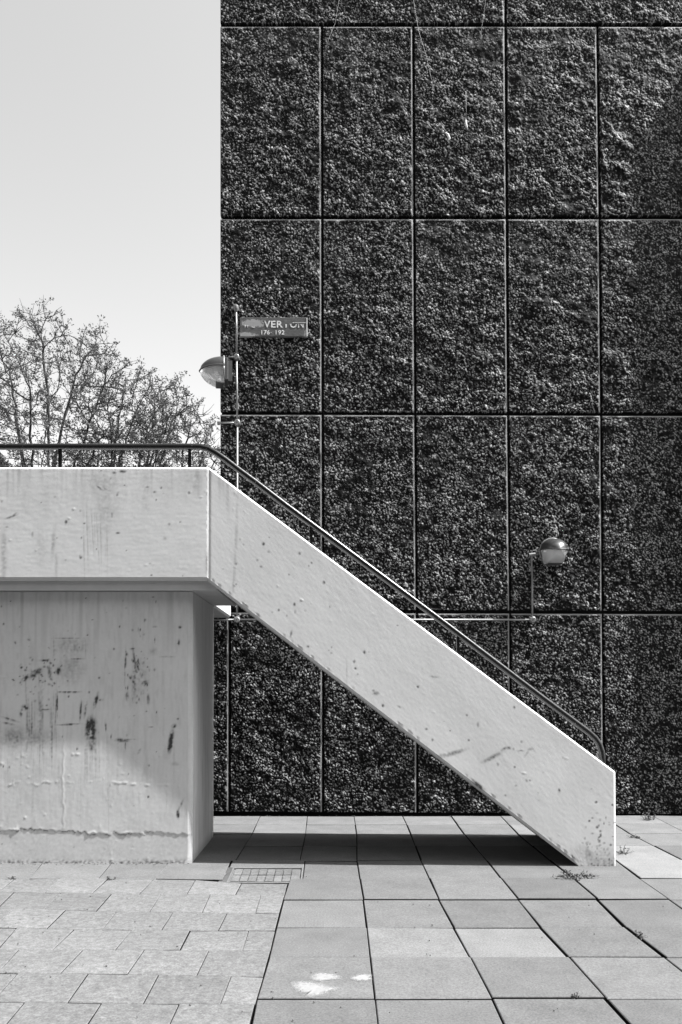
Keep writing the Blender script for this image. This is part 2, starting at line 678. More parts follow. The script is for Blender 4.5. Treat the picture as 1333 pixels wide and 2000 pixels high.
fr = MB()
for (u0, v0, u1, v1) in [(0, 0, 1, 0.05), (0, 0.95, 1, 1), (0, 0.05, 0.022, 0.95), (0.978, 0.05, 1, 0.95)]:
    strip(fr, u0, v0, u1, v1, 0.004)
fr.build('frame', M['iron'], cover)
tr = MB()
strip(tr, 0.022, 0.05, 0.978, 0.95, -0.011)
tr.build('tray', M['iron'], cover)
nu, nv = 8, 2
for j in range(nv):
    for i in range(nu):
        u0 = 0.045 + i * 0.91 / nu + 0.006
        u1 = 0.045 + (i + 1) * 0.91 / nu - 0.006
        v0 = 0.09 + j * 0.82 / nv + 0.016
        v1 = 0.09 + (j + 1) * 0.82 / nv - 0.016
        bmb = MB()
        strip(bmb, u0, v0, u1, v1, 0.001 + random.uniform(-0.002, 0.002), -0.0105)
        o = bmb.build('paver', M['small_slab'], cover)
        t_ = random.uniform(0.75, 1.1)
        o.color = (t_, t_, t_, 1)

# ------------------------------------------------------------------ building
bld = thing('apartment_building', 'dark apartment building clad in large exposed aggregate concrete panels with deep joints', 'building')
vx = {0: [(431, 0), (431, 2000)],
      1: [(629.3, 50), (630, 424), (631, 806), (632, 1194), (631.5, 1586)],
      2: [(808, 50), (810, 424), (812, 806), (815, 1194), (816, 1586)],
      3: [(988.5, 50), (991, 424), (993.5, 806), (997.5, 1194), (999.5, 1586)],
      4: [(1168, 50), (1172.5, 424), (1175.5, 806), (1178.5, 1194), (1181.5, 1586)],
      5: [(1349, 50), (1354, 424), (1358, 806), (1361, 1194), (1364, 1586)],
      6: [(1530, 50), (1536, 424), (1541, 806), (1545, 1194), (1548, 1586)],
      'L': [(449, 1194), (448.7, 1586)],
      'M': [(266, 1194), (265, 1586)]}
hy = {-1: [(0, -125), (1400, -125)], 0: [(0, 47.5), (1400, 48)], 1: [(0, 424), (1400, 424)], 2: [(431, 806), (1400, 809)],
      3: [(431, 1193), (1400, 1196.5)], 4: [(431, 1585), (1300, 1590), (1560, 1591)]}


def gx(k, y):
    return float(np.interp(y, [p[1] for p in vx[k]], [p[0] for p in vx[k]]))


def corner(kx, kyy):
    y = ly(hy[kyy], 900)
    x = gx(kx, y)
    y = ly(hy[kyy], x)
    P = atY(x, y, YW)
    return P


STEP = 0.0088
GV, GH = 0.014, 0.020        # half joint widths


def panel(k0, k1, h0, h1, coarse=False, x_over=(None, None), seed=0):
    TL, TR, BL, BR = corner(k0, h0), corner(k1, h0), corner(k0, h1), corner(k1, h1)
    gl = 0.0 if k0 == 0 else GV
    gr = GV
    TL, BL = TL + [gl, 0, 0], BL + [gl, 0, 0]
    TR, BR = TR - [gr, 0, 0], BR - [gr, 0, 0]
    TL, TR = TL - [0, 0, GH], TR - [0, 0, GH]
    if h1 != 4:
        BL, BR = BL + [0, 0, GH], BR + [0, 0, GH]
    w, hgt = TR[0] - TL[0], TL[2] - BL[2]
    st = STEP * (3 if coarse else 1)
    m, n = max(4, int(w / st)), max(4, int(hgt / st))
    u = np.linspace(0, 1, m)[None, :]
    v = np.linspace(0, 1, n)[:, None]
    P = (TL[None, None] * (1 - u)[..., None] + TR[None, None] * u[..., None]) * (1 - v)[..., None] + \
        (BL[None, None] * (1 - u)[..., None] + BR[None, None] * u[..., None]) * v[..., None]
    gg = np.random.default_rng(100 + seed)
    f1 = fnoise((n, m), st, 0.0115, gg)
    bald = np.clip(0.95 + 0.20 * fnoise((n, m), st, (0.05, 0.06), gg) + 0.15 * fnoise((n, m), st, (0.14, 0.18), gg) + 0.10 * fnoise((n, m), st, (0.6, 0.3), gg), 0.4, 1.5)
    d = 0.0030 * bald * np.clip(f1, -1.3, 2) + 0.0032 * fnoise((n, m), st, 0.055, gg) + 0.0056 * fnoise((n, m), st, (0.14, 0.2), gg)
    # the aggregate thins out towards the top of each pour
    amp = 0.55 + 0.55 * v + 0.12 * fnoise((n, m), st, 0.5, gg)
    d = np.clip(d * amp, -0.018, 0.022)
    gr = np.pad(sstep(0.3, 1.6, f1 * np.minimum(bald, 1.15)), 1)
    ex = np.minimum(u * w, (1 - u) * w) * np.ones((n, 1))
    ey = np.minimum(v * hgt, (1 - v) * hgt) * np.ones((1, m))
    e = np.minimum(ex, ey)
    e2 = np.minimum((1 - u) * w * np.ones((n, 1)), v * hgt * np.ones((1, m)))      # right and top edges only: sunlit edge line put into splay and colour
    fade = sstep(0.004, 0.02, e) * sstep(0.016, 0.03, e2)
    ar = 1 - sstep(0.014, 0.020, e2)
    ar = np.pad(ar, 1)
    arris = -0.010 * np.clip(1 - e2 / 0.016, 0, 1)
    P[..., 1] -= d * fade + arris - 0.002
    # skirt: turn the edges back into the joint
    dep = 0.07
    top, bot = P[:1].copy(), P[-1:].copy()
    top[..., 1] = YW + dep
    bot[..., 1] = YW + dep
    P = np.concatenate([top, P, bot], 0)
    lef, rig = P[:, :1].copy(), P[:, -1:].copy()
    lef[..., 1] = YW + dep
    rig[..., 1] = YW + dep
    if k0 == 0:
        lef[..., 0] += 0.003
    P = np.concatenate([lef, P, rig], 1)
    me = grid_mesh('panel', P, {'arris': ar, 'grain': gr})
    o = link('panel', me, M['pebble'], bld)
    return o


sd = 0
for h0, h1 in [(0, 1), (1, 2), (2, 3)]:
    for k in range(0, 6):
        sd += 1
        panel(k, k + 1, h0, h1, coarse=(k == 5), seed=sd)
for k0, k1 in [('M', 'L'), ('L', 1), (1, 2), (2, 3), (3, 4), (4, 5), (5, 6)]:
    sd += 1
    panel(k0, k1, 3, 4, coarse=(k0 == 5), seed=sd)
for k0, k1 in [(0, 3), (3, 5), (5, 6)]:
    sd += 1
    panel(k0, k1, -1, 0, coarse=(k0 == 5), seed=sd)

xl = atY(431, 600, YW)[0] + 0.012
xr = atY(1548, 600, YW)[0]
zt = atY(900, -125, YW)[2]
zg = atY(500, 1192, YW)[2] + 0.03
core = MB()
core.box((xl, YW + 0.05, zg), (xr, YW + 7, zt + 0.1))
xll = atY(265, 1400, YW)[0]
core.box((xll - 2.6, YW + 0.052, 0.09), (xr - 0.01, YW + 6.99, zg - 0.002))
core.build('wall', M['joint'], bld)
pl = MB()
pl.box((xll - 2.59, YW + 0.075, -0.068), (xr - 0.02, YW + 6.9, 0.088))
pl.build('plinth', M['joint'], bld)
cp = MB()
cp.cbox((xl - 0.04, YW - 0.085, zt + 0.005), (xr + 0.02, YW + 7.03, zt + 0.13), 0.012)
cp.build('coping', M['backing'], bld)
# unseen block added behind the viewer to cut sky light on shaded faces
opp = thing('added_shade_block', 'unseen dark concrete block added behind the camera to cut sky light', 'building')
ob = MB()
ob.cbox((-26, -24, -0.06), (24, -10, 17), 0.05)
ob.build('wall', M['backing'], opp)
for fl in range(5):
    for k in range(12):
        wb = MB()
        wb.box((-24 + k * 4.0, -9.99, 1.0 + fl * 2.9), (-22 + k * 4.0, -9.94, 2.4 + fl * 2.9))
        wb.build('window', M['joint'], opp)
# shallow pilaster at the building's right-hand side
pa, pb = atY(1381, 75, YW), atY(1440, 75, YW)
fin = MB()
fin.cbox((pa[0], YW - 0.14, -0.06), (pb[0], YW + 0.02, pa[2]), 0.006)
fin.build('pilaster', M['backing'], bld)

# ------------------------------------------------------------------ stair and landing
stair = thing('concrete_staircase', 'white painted concrete outdoor staircase descending right from a landing on a solid pier', 'staircase')
Pk = atY(408, 912, YS)               # kink of the top edge
Pt = atY(1203.5, 1508, YS)           # top of the newel end
Pk2 = atY(404, 1133, YS)             # kink of the lower edge
Pf = atY(1133, 1692, YS)             # where the soffit meets the ground
XL = atY(-620, 1000, YS)[0]
XR = Pt[0]
ZTOP, ZBOT = Pk[2], Pk2[2]


def z_top(x):
    return np.where(x < Pk[0], ZTOP, ZTOP + (x - Pk[0]) * (Pt[2] - ZTOP) / (Pt[0] - Pk[0]))


def z_bot(x):
    return np.where(x < Pk2[0], ZBOT, np.maximum(-0.03, ZBOT + (x - Pk2[0]) * (0 - ZBOT) / (Pf[0] - Pk2[0])))


def strokes(X, Z, Y, items, noise_arr=None):
    """sum of soft marks given in photograph pixels on a vertical plane: (x, y, rx, ry, angle, strength)"""
    Pp = proj(np.stack([X, np.full_like(X, Y), Z], -1))
    out = np.zeros(X.shape)
    for (x, y, rx, ry, ang, s) in items:
        a = math.radians(ang)
        dx, dy = Pp[..., 0] - x, Pp[..., 1] - y
        uu = (dx * math.cos(a) + dy * math.sin(a)) / rx
        vv = (-dx * math.sin(a) + dy * math.cos(a)) / ry
        out = np.maximum(out, s * np.exp(-(uu ** 2 + vv ** 2) ** 1.5))
    return out


def blisters(shape, step, X, Z, n, gg, rmin, rmax, amp, band=None):
    d = np.zeros(shape)
    x0, x1, z0, z1 = X.min(), X.max(), Z.min(), Z.max()
    for _ in range(n):
        cx, cz = gg.uniform(x0, x1), gg.uniform(z0, z1)
        r = rmin + (rmax - rmin) * gg.random() ** 3
        el = gg.uniform(0.6, 1.7)
        m = (np.abs(X - cx) < r * 3) & (np.abs(Z - cz) < r * 3)
        if not m.any():
            continue
        q = ((X[m] - cx) / (r * el)) ** 2 + ((Z[m] - cz) / (r / el)) ** 2
        d[m] = np.maximum(d[m], amp * gg.uniform(0.3, 1) * np.exp(-q * q))
    return d


def parapet(name, Y0, T, front_detail, seed=3, part_of=None):
    """sloping parapet wall swept along x, its front face a fine grid carrying the paint's relief"""
    ch, cht = 0.026, 0.017
    st = 0.0085 if front_detail else 0.08
    xs = np.unique(np.concatenate([np.arange(XL, XR - 0.012, st), [Pk[0], Pk2[0], Pf[0], XR - 0.018]]))
    zt_, zb_ = z_top(xs), z_bot(xs)
    n = 120 if front_detail else 6
    v = np.linspace(0, 1, n)[:, None]
    ground = sstep(0.0, 0.05, zb_)
    zlo = zb_ + ch * ground
    zhi = zt_ - cht
    Z = zlo[None] * (1 - v) + zhi[None] * v
    X = np.repeat(xs[None], n, 0)
    Yv = np.full(X.shape, Y0)
    gg = np.random.default_rng(seed)
    stain = np.zeros(X.shape)
    if front_detail:
        sy = 1.0 / n
        d = 0.00009 * fnoise(X.shape, (0.0083, st), 0.022, gg) + 0.00009 * fnoise(X.shape, (0.0083, st), 0.09, gg)
        d += 0.0005 * fnoise(X.shape, (0.0083, st), 0.6, gg)
        patch = np.clip(fnoise(X.shape, (0.0083, st), 0.35, gg) * 0.5 + 0.35, 0, 1)
        d += blisters(X.shape, st, X, Z, 1000, gg, 0.004, 0.011, 0.0011) * patch
        d += blisters(X.shape, st, X, Z, 90, gg, 0.008, 0.018, 0.0022)
        land = X < Pk[0]
        d += np.where(land, 0.00008 * fnoise(X.shape, (0.0083, st), (0.02, 0.1), gg), 0)
        # the crack at the landing's end
        d -= 0.004 * np.exp(-((X - Pk[0] - 0.004) / 0.008) ** 2)
        # broken lower arris
        chip = np.clip(fnoise((1, len(xs)), (1, st), (1, 0.03), gg) - 0.6, 0, 1.5) * (xs[None] > Pk[0])
        d -= np.where(v < 0.02, 0.003 * chip, 0)
        Yv = Y0 - d
        marks = [(203, 940, 34, 26, 0, .22), (205, 985, 17, 60, 0, .20), (240, 921, 7, 3, 0, .8), (224, 923, 5, 2.5, 0, .7),
                 (23, 1009, 12, 2, -22, .8), (30, 1004, 5, 2, -40, .7), (14, 1029, 3, 2, 0, .6), (195, 953, 9, 2, 40, .6), (207, 955, 8, 2, 30, .5),
                 (230, 965, 2.5, 5, 20, .6), (302, 961, 4, 2, 0, .6), (288, 951, 4, 1.5, 0, .5), (231, 1041, 4, 2, 0, .7), (322, 1052, 3, 4, 0, .5), (219, 1006, 2, 6, 0, .6),
                 (385, 940, 10, 30, 0, .25), (362, 935, 22, 26, 0, .12), (8, 1085, 6, 50, 0, .28), (80, 1065, 12, 40, 0, .13), (105, 1060, 4, 34, 4, .28),
                 (110, 1105, 3, 30, 0, .2), (64, 1043, 2, 6, 0, .3), (108, 970, 2, 2, 0, .7), (1175, 1690, 40, 30, 0, .35), (1150, 1672, 30, 14, 35, .4),
                 (1185, 1700, 30, 26, 0, .6), (886, 1471, 26, 4, -18, .6), (868, 1475, 20, 3.5, -4, .45), (962, 1479, 22, 4, -28, .55), (984, 1463, 8, 2.5, -35, .5), (994, 1461, 4, 3, 0, .8),
                 (1018, 1466, 6, 1.5, 0, .7), (1036, 1463, 6, 2.5, -10, .6), (1030, 1471, 10, 1.5, -55, .4), (569, 1238, 2, 7, 12, .8), (577, 1195, 1.5, 4, 0, .5), (735, 1354, 6, 4, 0, .6),
                 (848, 1322, 8, 2, 10, .5), (730, 1349, 3, 2, 0, .6), (780, 1380, 4, 2, 30, .5), (935, 1534, 16, 4, 37, .75), (684, 1352, 9, 3, 37, .6), (1093, 1544, 2.5, 4, 0, .9),
                 (462, 1040, 3, 70, 2, .22), (458, 1120, 2.5, 45, 4, .3), (678, 1320, 1.3, 36, 0, .25), (405, 1100, 3, 26, 0, .35), (934, 1415, 2, 5, 0, .6), (1005, 1381, 2, 3, 0, .7)]
        for k in range(9):
            marks.append((165 + k * 5.6 + gg.uniform(-2, 2), 1040 + gg.uniform(-25, 30), 1.6, gg.uniform(35, 75), gg.uniform(-4, 0), gg.uniform(.12, .3)))
        for k in range(14):
            xx = gg.uniform(-200, 400)
            marks.append((xx, 925 + gg.uniform(0, 60), gg.uniform(3, 12), gg.uniform(20, 60), 0, gg.uniform(.04, .13)))
        for k in range(110):
            t_ = gg.random()
            if k < 60:
                xx = gg.uniform(430, 1200)
                yy = 945 + (xx - 430) * .75 + gg.uniform(15, 200)
            else:
                xx, yy = gg.uniform(-300, 400), gg.uniform(918, 1125)
            s_ = gg.uniform(1.2, 2.6)
            marks.append((xx, yy, s_, s_ * gg.uniform(.7, 1.6), 0, gg.uniform(.5, .95)))
        for k in range(60):
            marks.append((gg.normal(1172, 22), gg.normal(1650, 26), gg.uniform(1, 3), gg.uniform(1, 3.5), 0, gg.uniform(.4, .9)))
        n1 = fnoise(X.shape, (0.0083, st), 0.02, gg)
        n2 = fnoise(X.shape, (0.0083, st), (0.12, 0.02), gg)
        stain = strokes(X, Z, Y0, marks)
        stain = np.clip(stain * (1 + 0.28 * n1 + 0.15 * n2), 0, 1)
        # rain streaks under the coping edge
        top = np.clip(1 - (zt_[None] - Z) / 0.35, 0, 1)
        stain = np.maximum(stain, 0.16 * top * np.clip(fnoise(X.shape, (0.0083, st), (0.5, 0.025), gg), 0, 2) * (X < Pk[0] + .2))
        # dirty foot
        foot = np.clip(1 - Z / 0.20, 0, 1)
        stain = np.maximum(stain, foot ** 1.3 * np.clip(0.45 + 0.22 * n1, 0, 1) * (X > Pf[0] - 0.25))
    # rows of the swept section, bottom back to top back, front detail in the middle
    def row(y, z, sx=0.0):
        return np.stack([xs, np.full(len(xs), y), z], -1)[None]
    zbot2 = zb_
    front = np.stack([X, Yv, Z], -1)
    # vertical chamfer at the right-hand end
    rows = [row(Y0 + T, zbot2), row(Y0 + ch * 0.9, zbot2), front, row(Y0 + cht, zt_), row(Y0 + T, zt_)]
    G = np.concatenate(rows, 0)
    endc = G[:, -1:].copy()
    endc[..., 0] = XR
    mid = slice(2, 2 + n)
    endc[mid, 0, 1] = Y0 + 0.017
    endc[1, 0, 1] = Y0 + 0.03
    endc[-2, 0, 1] = Y0 + 0.03
    endc[-2:, 0, 2] -= 0.012
    endc[1 + n, 0, 2] -= 0.008
    G = np.concatenate([G, endc], 1)
    sg = np.zeros(G.shape[:2])
    sg[mid, :-1] = stain
    sg[mid, -1] = stain[:, -1]
    me = grid_mesh(name, G, {'stain': sg})
    o = link(name, me, M['paint'], stair, angle=28 if front_detail else None)
    # end cap + back closed with a simple prism set just inside
    return o


parapet('front_parapet', YS, 0.19, True)
Tp = 0.19
YB0 = YPB - 0.20


def prism(mb, xs, zt, zb, y0, y1):
    """solid between two z curves"""
    n = len(xs)
    V = []
    for y in (y0, y1):
        V += [(x, y, z) for x, z in zip(xs, zt)]
        V += [(x, y, z) for x, z in zip(xs, zb)]
    Fs = []
    for i in range(n - 1):
        Fs.append((i, n + i, n + i + 1, i + 1))
        Fs.append((2 * n + i, 2 * n + i + 1, 3 * n + i + 1, 3 * n + i))
        Fs.append((i, i + 1, 2 * n + i + 1, 2 * n + i))
        Fs.append((n + i, 3 * n + i, 3 * n + i + 1, n + i + 1))
    Fs.append((0, 2 * n, 3 * n, n))
    Fs.append((n - 1, 2 * n - 1, 4 * n - 1, 3 * n - 1))
    mb.add(V, Fs)


kx = np.array(sorted([XL, Pk[0], Pk2[0], Pf[0], XR - 0.002]))
core_ = MB()
prism(core_, kx, z_top(kx) - 0.022, z_bot(kx) + 0.028, YS + 0.03, YS + Tp - 0.002)
core_.build('parapet_core', M['paint_plain'], stair)
bk = MB()
prism(bk, kx, z_top(kx) - 0.03, z_bot(kx) + 0.004, YB0, YPB)
bk.build('rear_parapet', M['paint_plain'], stair)

# waist slab with its soffit, landing slab
ZF = 1.54 + (1340 - 1152) / F * (YS + 0.07)          # underside of the landing slab
ws = MB()
xk = np.array([Pk2[0] - 0.002, Pk2[0] + 0.25, Pf[0] + 0.02])
slope_b = lambda x: np.maximum(-0.05, z_bot(x) + 0.016)
prism(ws, xk, slope_b(xk) + np.array([.20, .20, .03]), slope_b(xk), YS + Tp, YB0)
ws.build('waist_slab', M['soffit'], stair)
ld = MB()
ld.box((XL, YS + 0.055, ZF), (-0.995, YPB - 0.003, ZF + 0.22))
ld.build('landing_slab', M['soffit'], stair)
# steps
nst = 15
rise = (ZF + 0.24) / nst
xs0 = Pk[0] + 0.30
going = (XR - 0.05 - xs0) / (nst - 1)
for i in range(nst):
    sb = MB()
    ztop_ = ZF + 0.24 - (i + 1) * rise + 0.0
    if ztop_ < 0.03:
        continue
    x0 = xs0 + i * going
    zb = max(-0.03, float(slope_b(np.array(x0))) + 0.03)
    sb.box((x0, YS + Tp + 0.001, min(zb, ztop_ - 0.05)), (x0 + going + 0.015, YB0 - 0.001, ztop_))
    sb.build('step', M['step'], stair)

# pier
xp = atY(376, 1400, YP)[0]
pst = 0.009
xs = np.arange(XL, xp - 0.03, pst)
zs = np.arange(-0.02, ZF - 0.001, pst)
X, Z = np.meshgrid(xs, zs)
gg = np.random.default_rng(21)
stp = (pst, pst)
d = 0.00012 * fnoise(X.shape, stp, 0.022, gg) + 0.00018 * fnoise(X.shape, stp, 0.12, gg) + 0.0005 * fnoise(X.shape, stp, 0.7, gg)
Pp = proj(np.stack([X, np.full_like(X, YP), Z], -1))
low = sstep(1150, 1500, Pp[..., 1])
d += blisters(X.shape, pst, X, Z, 900, gg, 0.005, 0.014, 0.0016) * (0.35 + 0.65 * low)
d += blisters(X.shape, pst, X, Z, 60, gg, 0.008, 0.02, 0.003) * low


def ridge(line_y, px0, px1, amp, wdt, jit):
    """ragged horizontal board mark"""
    global d
    lx = Pp[0, :, 0]
    off = np.interp(lx, [p[0] for p in line_y], [p[1] for p in line_y])
    off = off + jit * fnoise((1, X.shape[1]), (1, pst), (1, 0.05), gg)[0]
    am = amp * np.clip(0.35 + 0.7 * fnoise((1, X.shape[1]), (1, pst), (1, 0.05), gg)[0] + 0.5 * fnoise((1, X.shape[1]), (1, pst), (1, 0.016), gg)[0], 0, 2) * ((lx > px0) & (lx < px1))
    d = d + am[None] * np.exp(-((Pp[..., 1] - off[None]) / wdt) ** 2)


ridge([(-700, 1530), (90, 1530), (200, 1527), (330, 1535)], -700, 330, 0.0014, 1.5, 1.6)
ridge([(-700, 1618), (90, 1620), (180, 1626), (280, 1630)], -700, 285, 0.0016, 1.6, 2.2)
ridge([(-700, 1322), (100, 1323)], -700, 130, 0.0015, 1.2, 1.0)
# vertical board joint
d += np.where((Pp[..., 1] < 1620), 1, 0) * 0.0018 * np.exp(-((Pp[..., 0] - 124.5 + 1.0 * fnoise((X.shape[0], 1), (pst, 1), (0.05, 1), gg)) / 1.6) ** 2) * (0.3 + 0.7 * sstep(1400, 1500, Pp[..., 1]))
# set-back strip above the joint at the foot
jag = np.interp(Pp[0, :, 0], [-700, 90, 180, 380], [1620, 1622, 1627, 1632]) + 1.6 * fnoise((1, X.shape[1]), (1, pst), (1, 0.03), gg)[0] + 1.6 * fnoise((1, X.shape[1]), (1, pst), (1, 0.2), gg)[0]
d -= 0.0035 * sstep(-1.5, 1.5, Pp[..., 1] - jag[None])
marks = [(70, 1315, 14, 6, -35, .8), (50, 1325, 10, 4, -40, .7), (66, 1311, 5, 4, 0, .8), (98, 1312, 4, 12, 0, .7), (88, 1290, 12, 2, 0, .45), (115, 1311, 6, 8, 0, .55),
         (140, 1262, 34, 16, 0, .22), (140, 1305, 28, 32, 0, .20), (151, 1287, 14, 1.6, 0, .6), (137, 1246, 30, 1.2, 0, .45), (106, 1265, 1.4, 20, 0, .4), (167, 1264, 1.4, 20, 0, .3),
         (50, 1382, 7, 5, 20, .7), (42, 1392, 3, 8, 10, .6), (20, 1405, 16, 2.2, 16, .5), (15, 1413, 18, 2.0, 12, .4), (88, 1386, 9, 1.6, 0, .6),
         (134, 1352, 24, 1.3, 0, .9), (112, 1378, 1.6, 24, 0, .9), (134, 1415, 22, 1.3, -2, .9), (158, 1390, 2, 20, 4, .75), (168, 1385, 2, 16, 8, .6), (188, 1368, 3.5, 14, 14, .9), (198, 1367, 4, 2, 0, .7),
         (178, 1425, 10, 24, 4, .95), (172, 1415, 4, 16, 10, .6), (180, 1447, 8, 22, 0, .55), (245, 1300, 1.6, 30, 2, .6), (263, 1290, 1.8, 26, -6, .8), (270, 1305, 2, 22, -22, .6), (284, 1333, 8, 5, -20, .6), (262, 1340, 5, 40, 0, .28),
         (249, 1360, 3, 8, 0, .7), (290, 1366, 3, 10, 0, .6), (259, 1267, 5, 2, 0, .8), (276, 1320, 16, 40, 0, .16), (238, 1446, 14, 3.5, 3, .7), (256, 1444, 16, 1.5, -3, .4), (245, 1455, 2, 9, 0, .4),
         (334, 1448, 4.5, 22, 8, .9), (340, 1418, 5, 4, -45, .8), (348, 1404, 2, 2, 0, .8), (348, 1590, 3, 8, -5, .85), (353, 1573, 2, 12, 25, .6), (295, 1420, 4, 1.2, 0, .7), (207, 1420, 1.4, 9, -5, .7), (217, 1440, 1.4, 9, 10, .5),
         (303, 1250, 1.2, 6, 0, .6), (350, 1255, 1.3, 8, 0, .7), (328, 1282, 16, 1, 0, .6), (352, 1225, 3, 2.5, 0, .7), (343, 1492, 7, 4, 0, .25), (272, 1468, 2.5, 6, 30, .5), (300, 1272, 8, 8, 0, .18), (303, 1224, 5, 1.5, 0, .5),
         (28, 1440, 26, 20, 0, .30), (64, 1440, 40, 18, 0, .22)]
for k in range(26):
    x_ = gg.uniform(48, 112)
    marks.append((x_, 1370 + gg.uniform(-20, 70), gg.uniform(1, 2.2), gg.uniform(30, 75), gg.uniform(-3, 1), gg.uniform(.15, .42)))
for k in range(14):
    x_ = gg.uniform(165, 195)
    marks.append((x_, 1460 + gg.uniform(-20, 40), gg.uniform(0.8, 1.6), gg.uniform(20, 60), 0, gg.uniform(.12, .35)))
for k in range(26):
    x_ = gg.uniform(-150, 350)
    marks.append((x_, gg.uniform(1450, 1600), gg.uniform(0.9, 2.4), gg.uniform(30, 90), 0, gg.uniform(.05, .16)))
for k in range(110):
    s_ = gg.uniform(0.8, 1.9)
    marks.append((gg.uniform(-300, 370), gg.uniform(1165, 1680), s_, s_ * gg.uniform(.7, 2), 0, gg.uniform(.3, .9)))
for k in range(60):
    marks.append((gg.normal(75, 26), gg.normal(1320, 28), gg.uniform(1, 3.4), gg.uniform(1, 3.4), gg.uniform(0, 90), gg.uniform(.3, .8)))
    marks.append((gg.normal(270, 14), gg.normal(1310, 36), gg.uniform(.8, 2.2), gg.uniform(1.5, 5), gg.uniform(-20, 0), gg.uniform(.3, .8)))
n1 = fnoise(X.shape, stp, 0.018, gg)
n2 = fnoise(X.shape, stp, (0.10, 0.02), gg)
stain = np.clip(strokes(X, Z, YP, marks) * (1.2 + 0.35 * n1 + 0.3 * n2), 0, 1)
stain = np.maximum(stain, (Pp[..., 1] > 1628) * np.clip(0.10 + 0.03 * n1, 0, 1))
stain = np.maximum(stain, np.clip(1 - Z / 0.055, 0, 1) * np.clip(0.45 + 0.35 * n1, 0, 1))
crk = np.exp(-((Pp[..., 1] - jag[None]) / 1.6) ** 2) * np.clip(0.25 + 0.5 * n1, 0, .8) * (Pp[..., 0] < 300)
stain = np.maximum(stain, crk)
n3 = fnoise(X.shape, stp, (0.8, 0.03), gg)
ledge = np.clip(1 - (ZF - Z) / 0.9, 0, 1)
stain = np.maximum(stain, 0.14 * ledge * np.clip(n3, 0, 2))
stain = np.maximum(stain, 0.05 * np.clip(n2, 0, 2) + 0.03 * np.clip(n3, 0, 2))
G = np.stack([X, YP - d, Z], -1)
# chamfered corner and right-hand side
side = []
for (dx, yy) in [(0.012, YP + 0.018), (0.012, YP + 0.06)]:
    c = np.stack([np.full(len(zs), xp - 0.012 + dx), np.full(len(zs), yy), zs], -1)[:, None]
    side.append(c)
yb = np.arange(YP + 0.09, YPB, 0.03)
for yy in yb:
    side.append(np.stack([np.full(len(zs), xp), np.full(len(zs), yy), zs], -1)[:, None])
side.append(np.stack([np.full(len(zs), xp), np.full(len(zs), YPB), zs], -1)[:, None])
side.append(np.stack([np.full(len(zs), XL), np.full(len(zs), YPB), zs], -1)[:, None])
SD = np.concatenate(side, 1)
sg2 = np.repeat(np.clip(1 - zs / 0.12, 0, 1)[:, None] ** 1.5 * 0.5, SD.shape[1], 1)
sg2 = np.clip(sg2 + 0.10 * np.clip(fnoise(sg2.shape, (pst, 0.03), (0.6, 0.05), gg), 0, 2), 0, 0.8)
G = np.concatenate([G, SD], 1)
me = grid_mesh('pier', G, {'stain': np.concatenate([stain, sg2], 1)})
link('pier', me, M['pier_paint'], stair, angle=30)

# link deck between the landing and the building
xw = atY(452, 1190, YW)[0]
zlk = float(atY(452, 1207, YW)[2])
lk = MB()
lk.cbox((XL, YPB + 0.002, zlk), (xw, YW - 0.02, zlk + 0.24), 0.02)
lk.build('link_deck', M['soffit'], stair)
lp = MB()
lp.cbox((xw - 0.16, YPB + 0.002, zlk + 0.242), (xw - 0.002, YW - 0.03, ZTOP - 0.1), 0.015)
lp.build('link_parapet', M['paint_plain'], stair)

# handrail on top of the parapet
YR = YS + 0.10
rail_px = [(-620, 871), (0, 872.5), (370, 872.5), (392, 873), (408, 877), (424, 886), (440, 897), (470, 920), (500, 942), (560, 988), (640, 1047), (760, 1136), (860, 1211), (960, 1287),
           (1060, 1363), (1130, 1415), (1150, 1430), (1163, 1442), (1171, 1454), (1175.5, 1468), (1177, 1484)]
pts = [atY(x, y, YR) for x, y in rail_px]
pts.append(np.array([pts[-1][0], YR, z_top(np.array(pts[-1][0])) - 0.02]))
rb = MB()
rb.tube(pts, 0.0275, 14)
rail = rb.build('handrail', M['rail'], stair, smooth=True)
for (px, py) in [(-380, 880), (-134, 880), (118, 880), (371, 880), (608.5, 1030), (895, 1243)]:
    t_ = atY(px, py, YR)
    ztp = float(z_top(np.array(t_[0])))
    po = MB()
    po.box((t_[0] - 0.013, YR - 0.013, ztp - 0.03), (t_[0] + 0.013, YR + 0.013, t_[2] + 0.01))
    po.box((t_[0] - 0.03, YR - 0.02, t_[2] - 0.004), (t_[0] + 0.03, YR + 0.02, t_[2] + 0.004)) if px > 0 and False else None
    po.build('post', M['rail'], rail)

# ------------------------------------------------------------------ conduits
def conduit(name, label, runs, boxes, caps=()):
    t = thing(name, label, 'conduit', 'metal conduits on the aggregate wall')
    for run in runs:
        mb = MB()
        mb.tube(run, 0.0115, 8)
        mb.build('pipe', M['steel'], t, smooth=True)
    for (c, r) in boxes:
        mb = MB()
        mb.tube([(c[0], c[1] + 0.045, c[2]), (c[0], c[1] - 0.028, c[2]), (c[0], c[1] - 0.034, c[2])], [r, r, r * 0.8], 16)
        o = mb.build('junction_box', M['steel'], t, angle=40)
        sc = MB()
        sc.tube([(c[0], c[1] - 0.034, c[2]), (c[0], c[1] - 0.037, c[2])], 0.006, 8)
        sc.build('screw', M['dark_metal'], o)
    for c in caps:
        mb = MB()
        mb.tube(c[0], c[1], 10)
        mb.build('end_cap', M['steel'], t, angle=40)
    return t


YC = YW - 0.045


def w(px, py, Y=None):
    return atY(px, py, Y or YC)


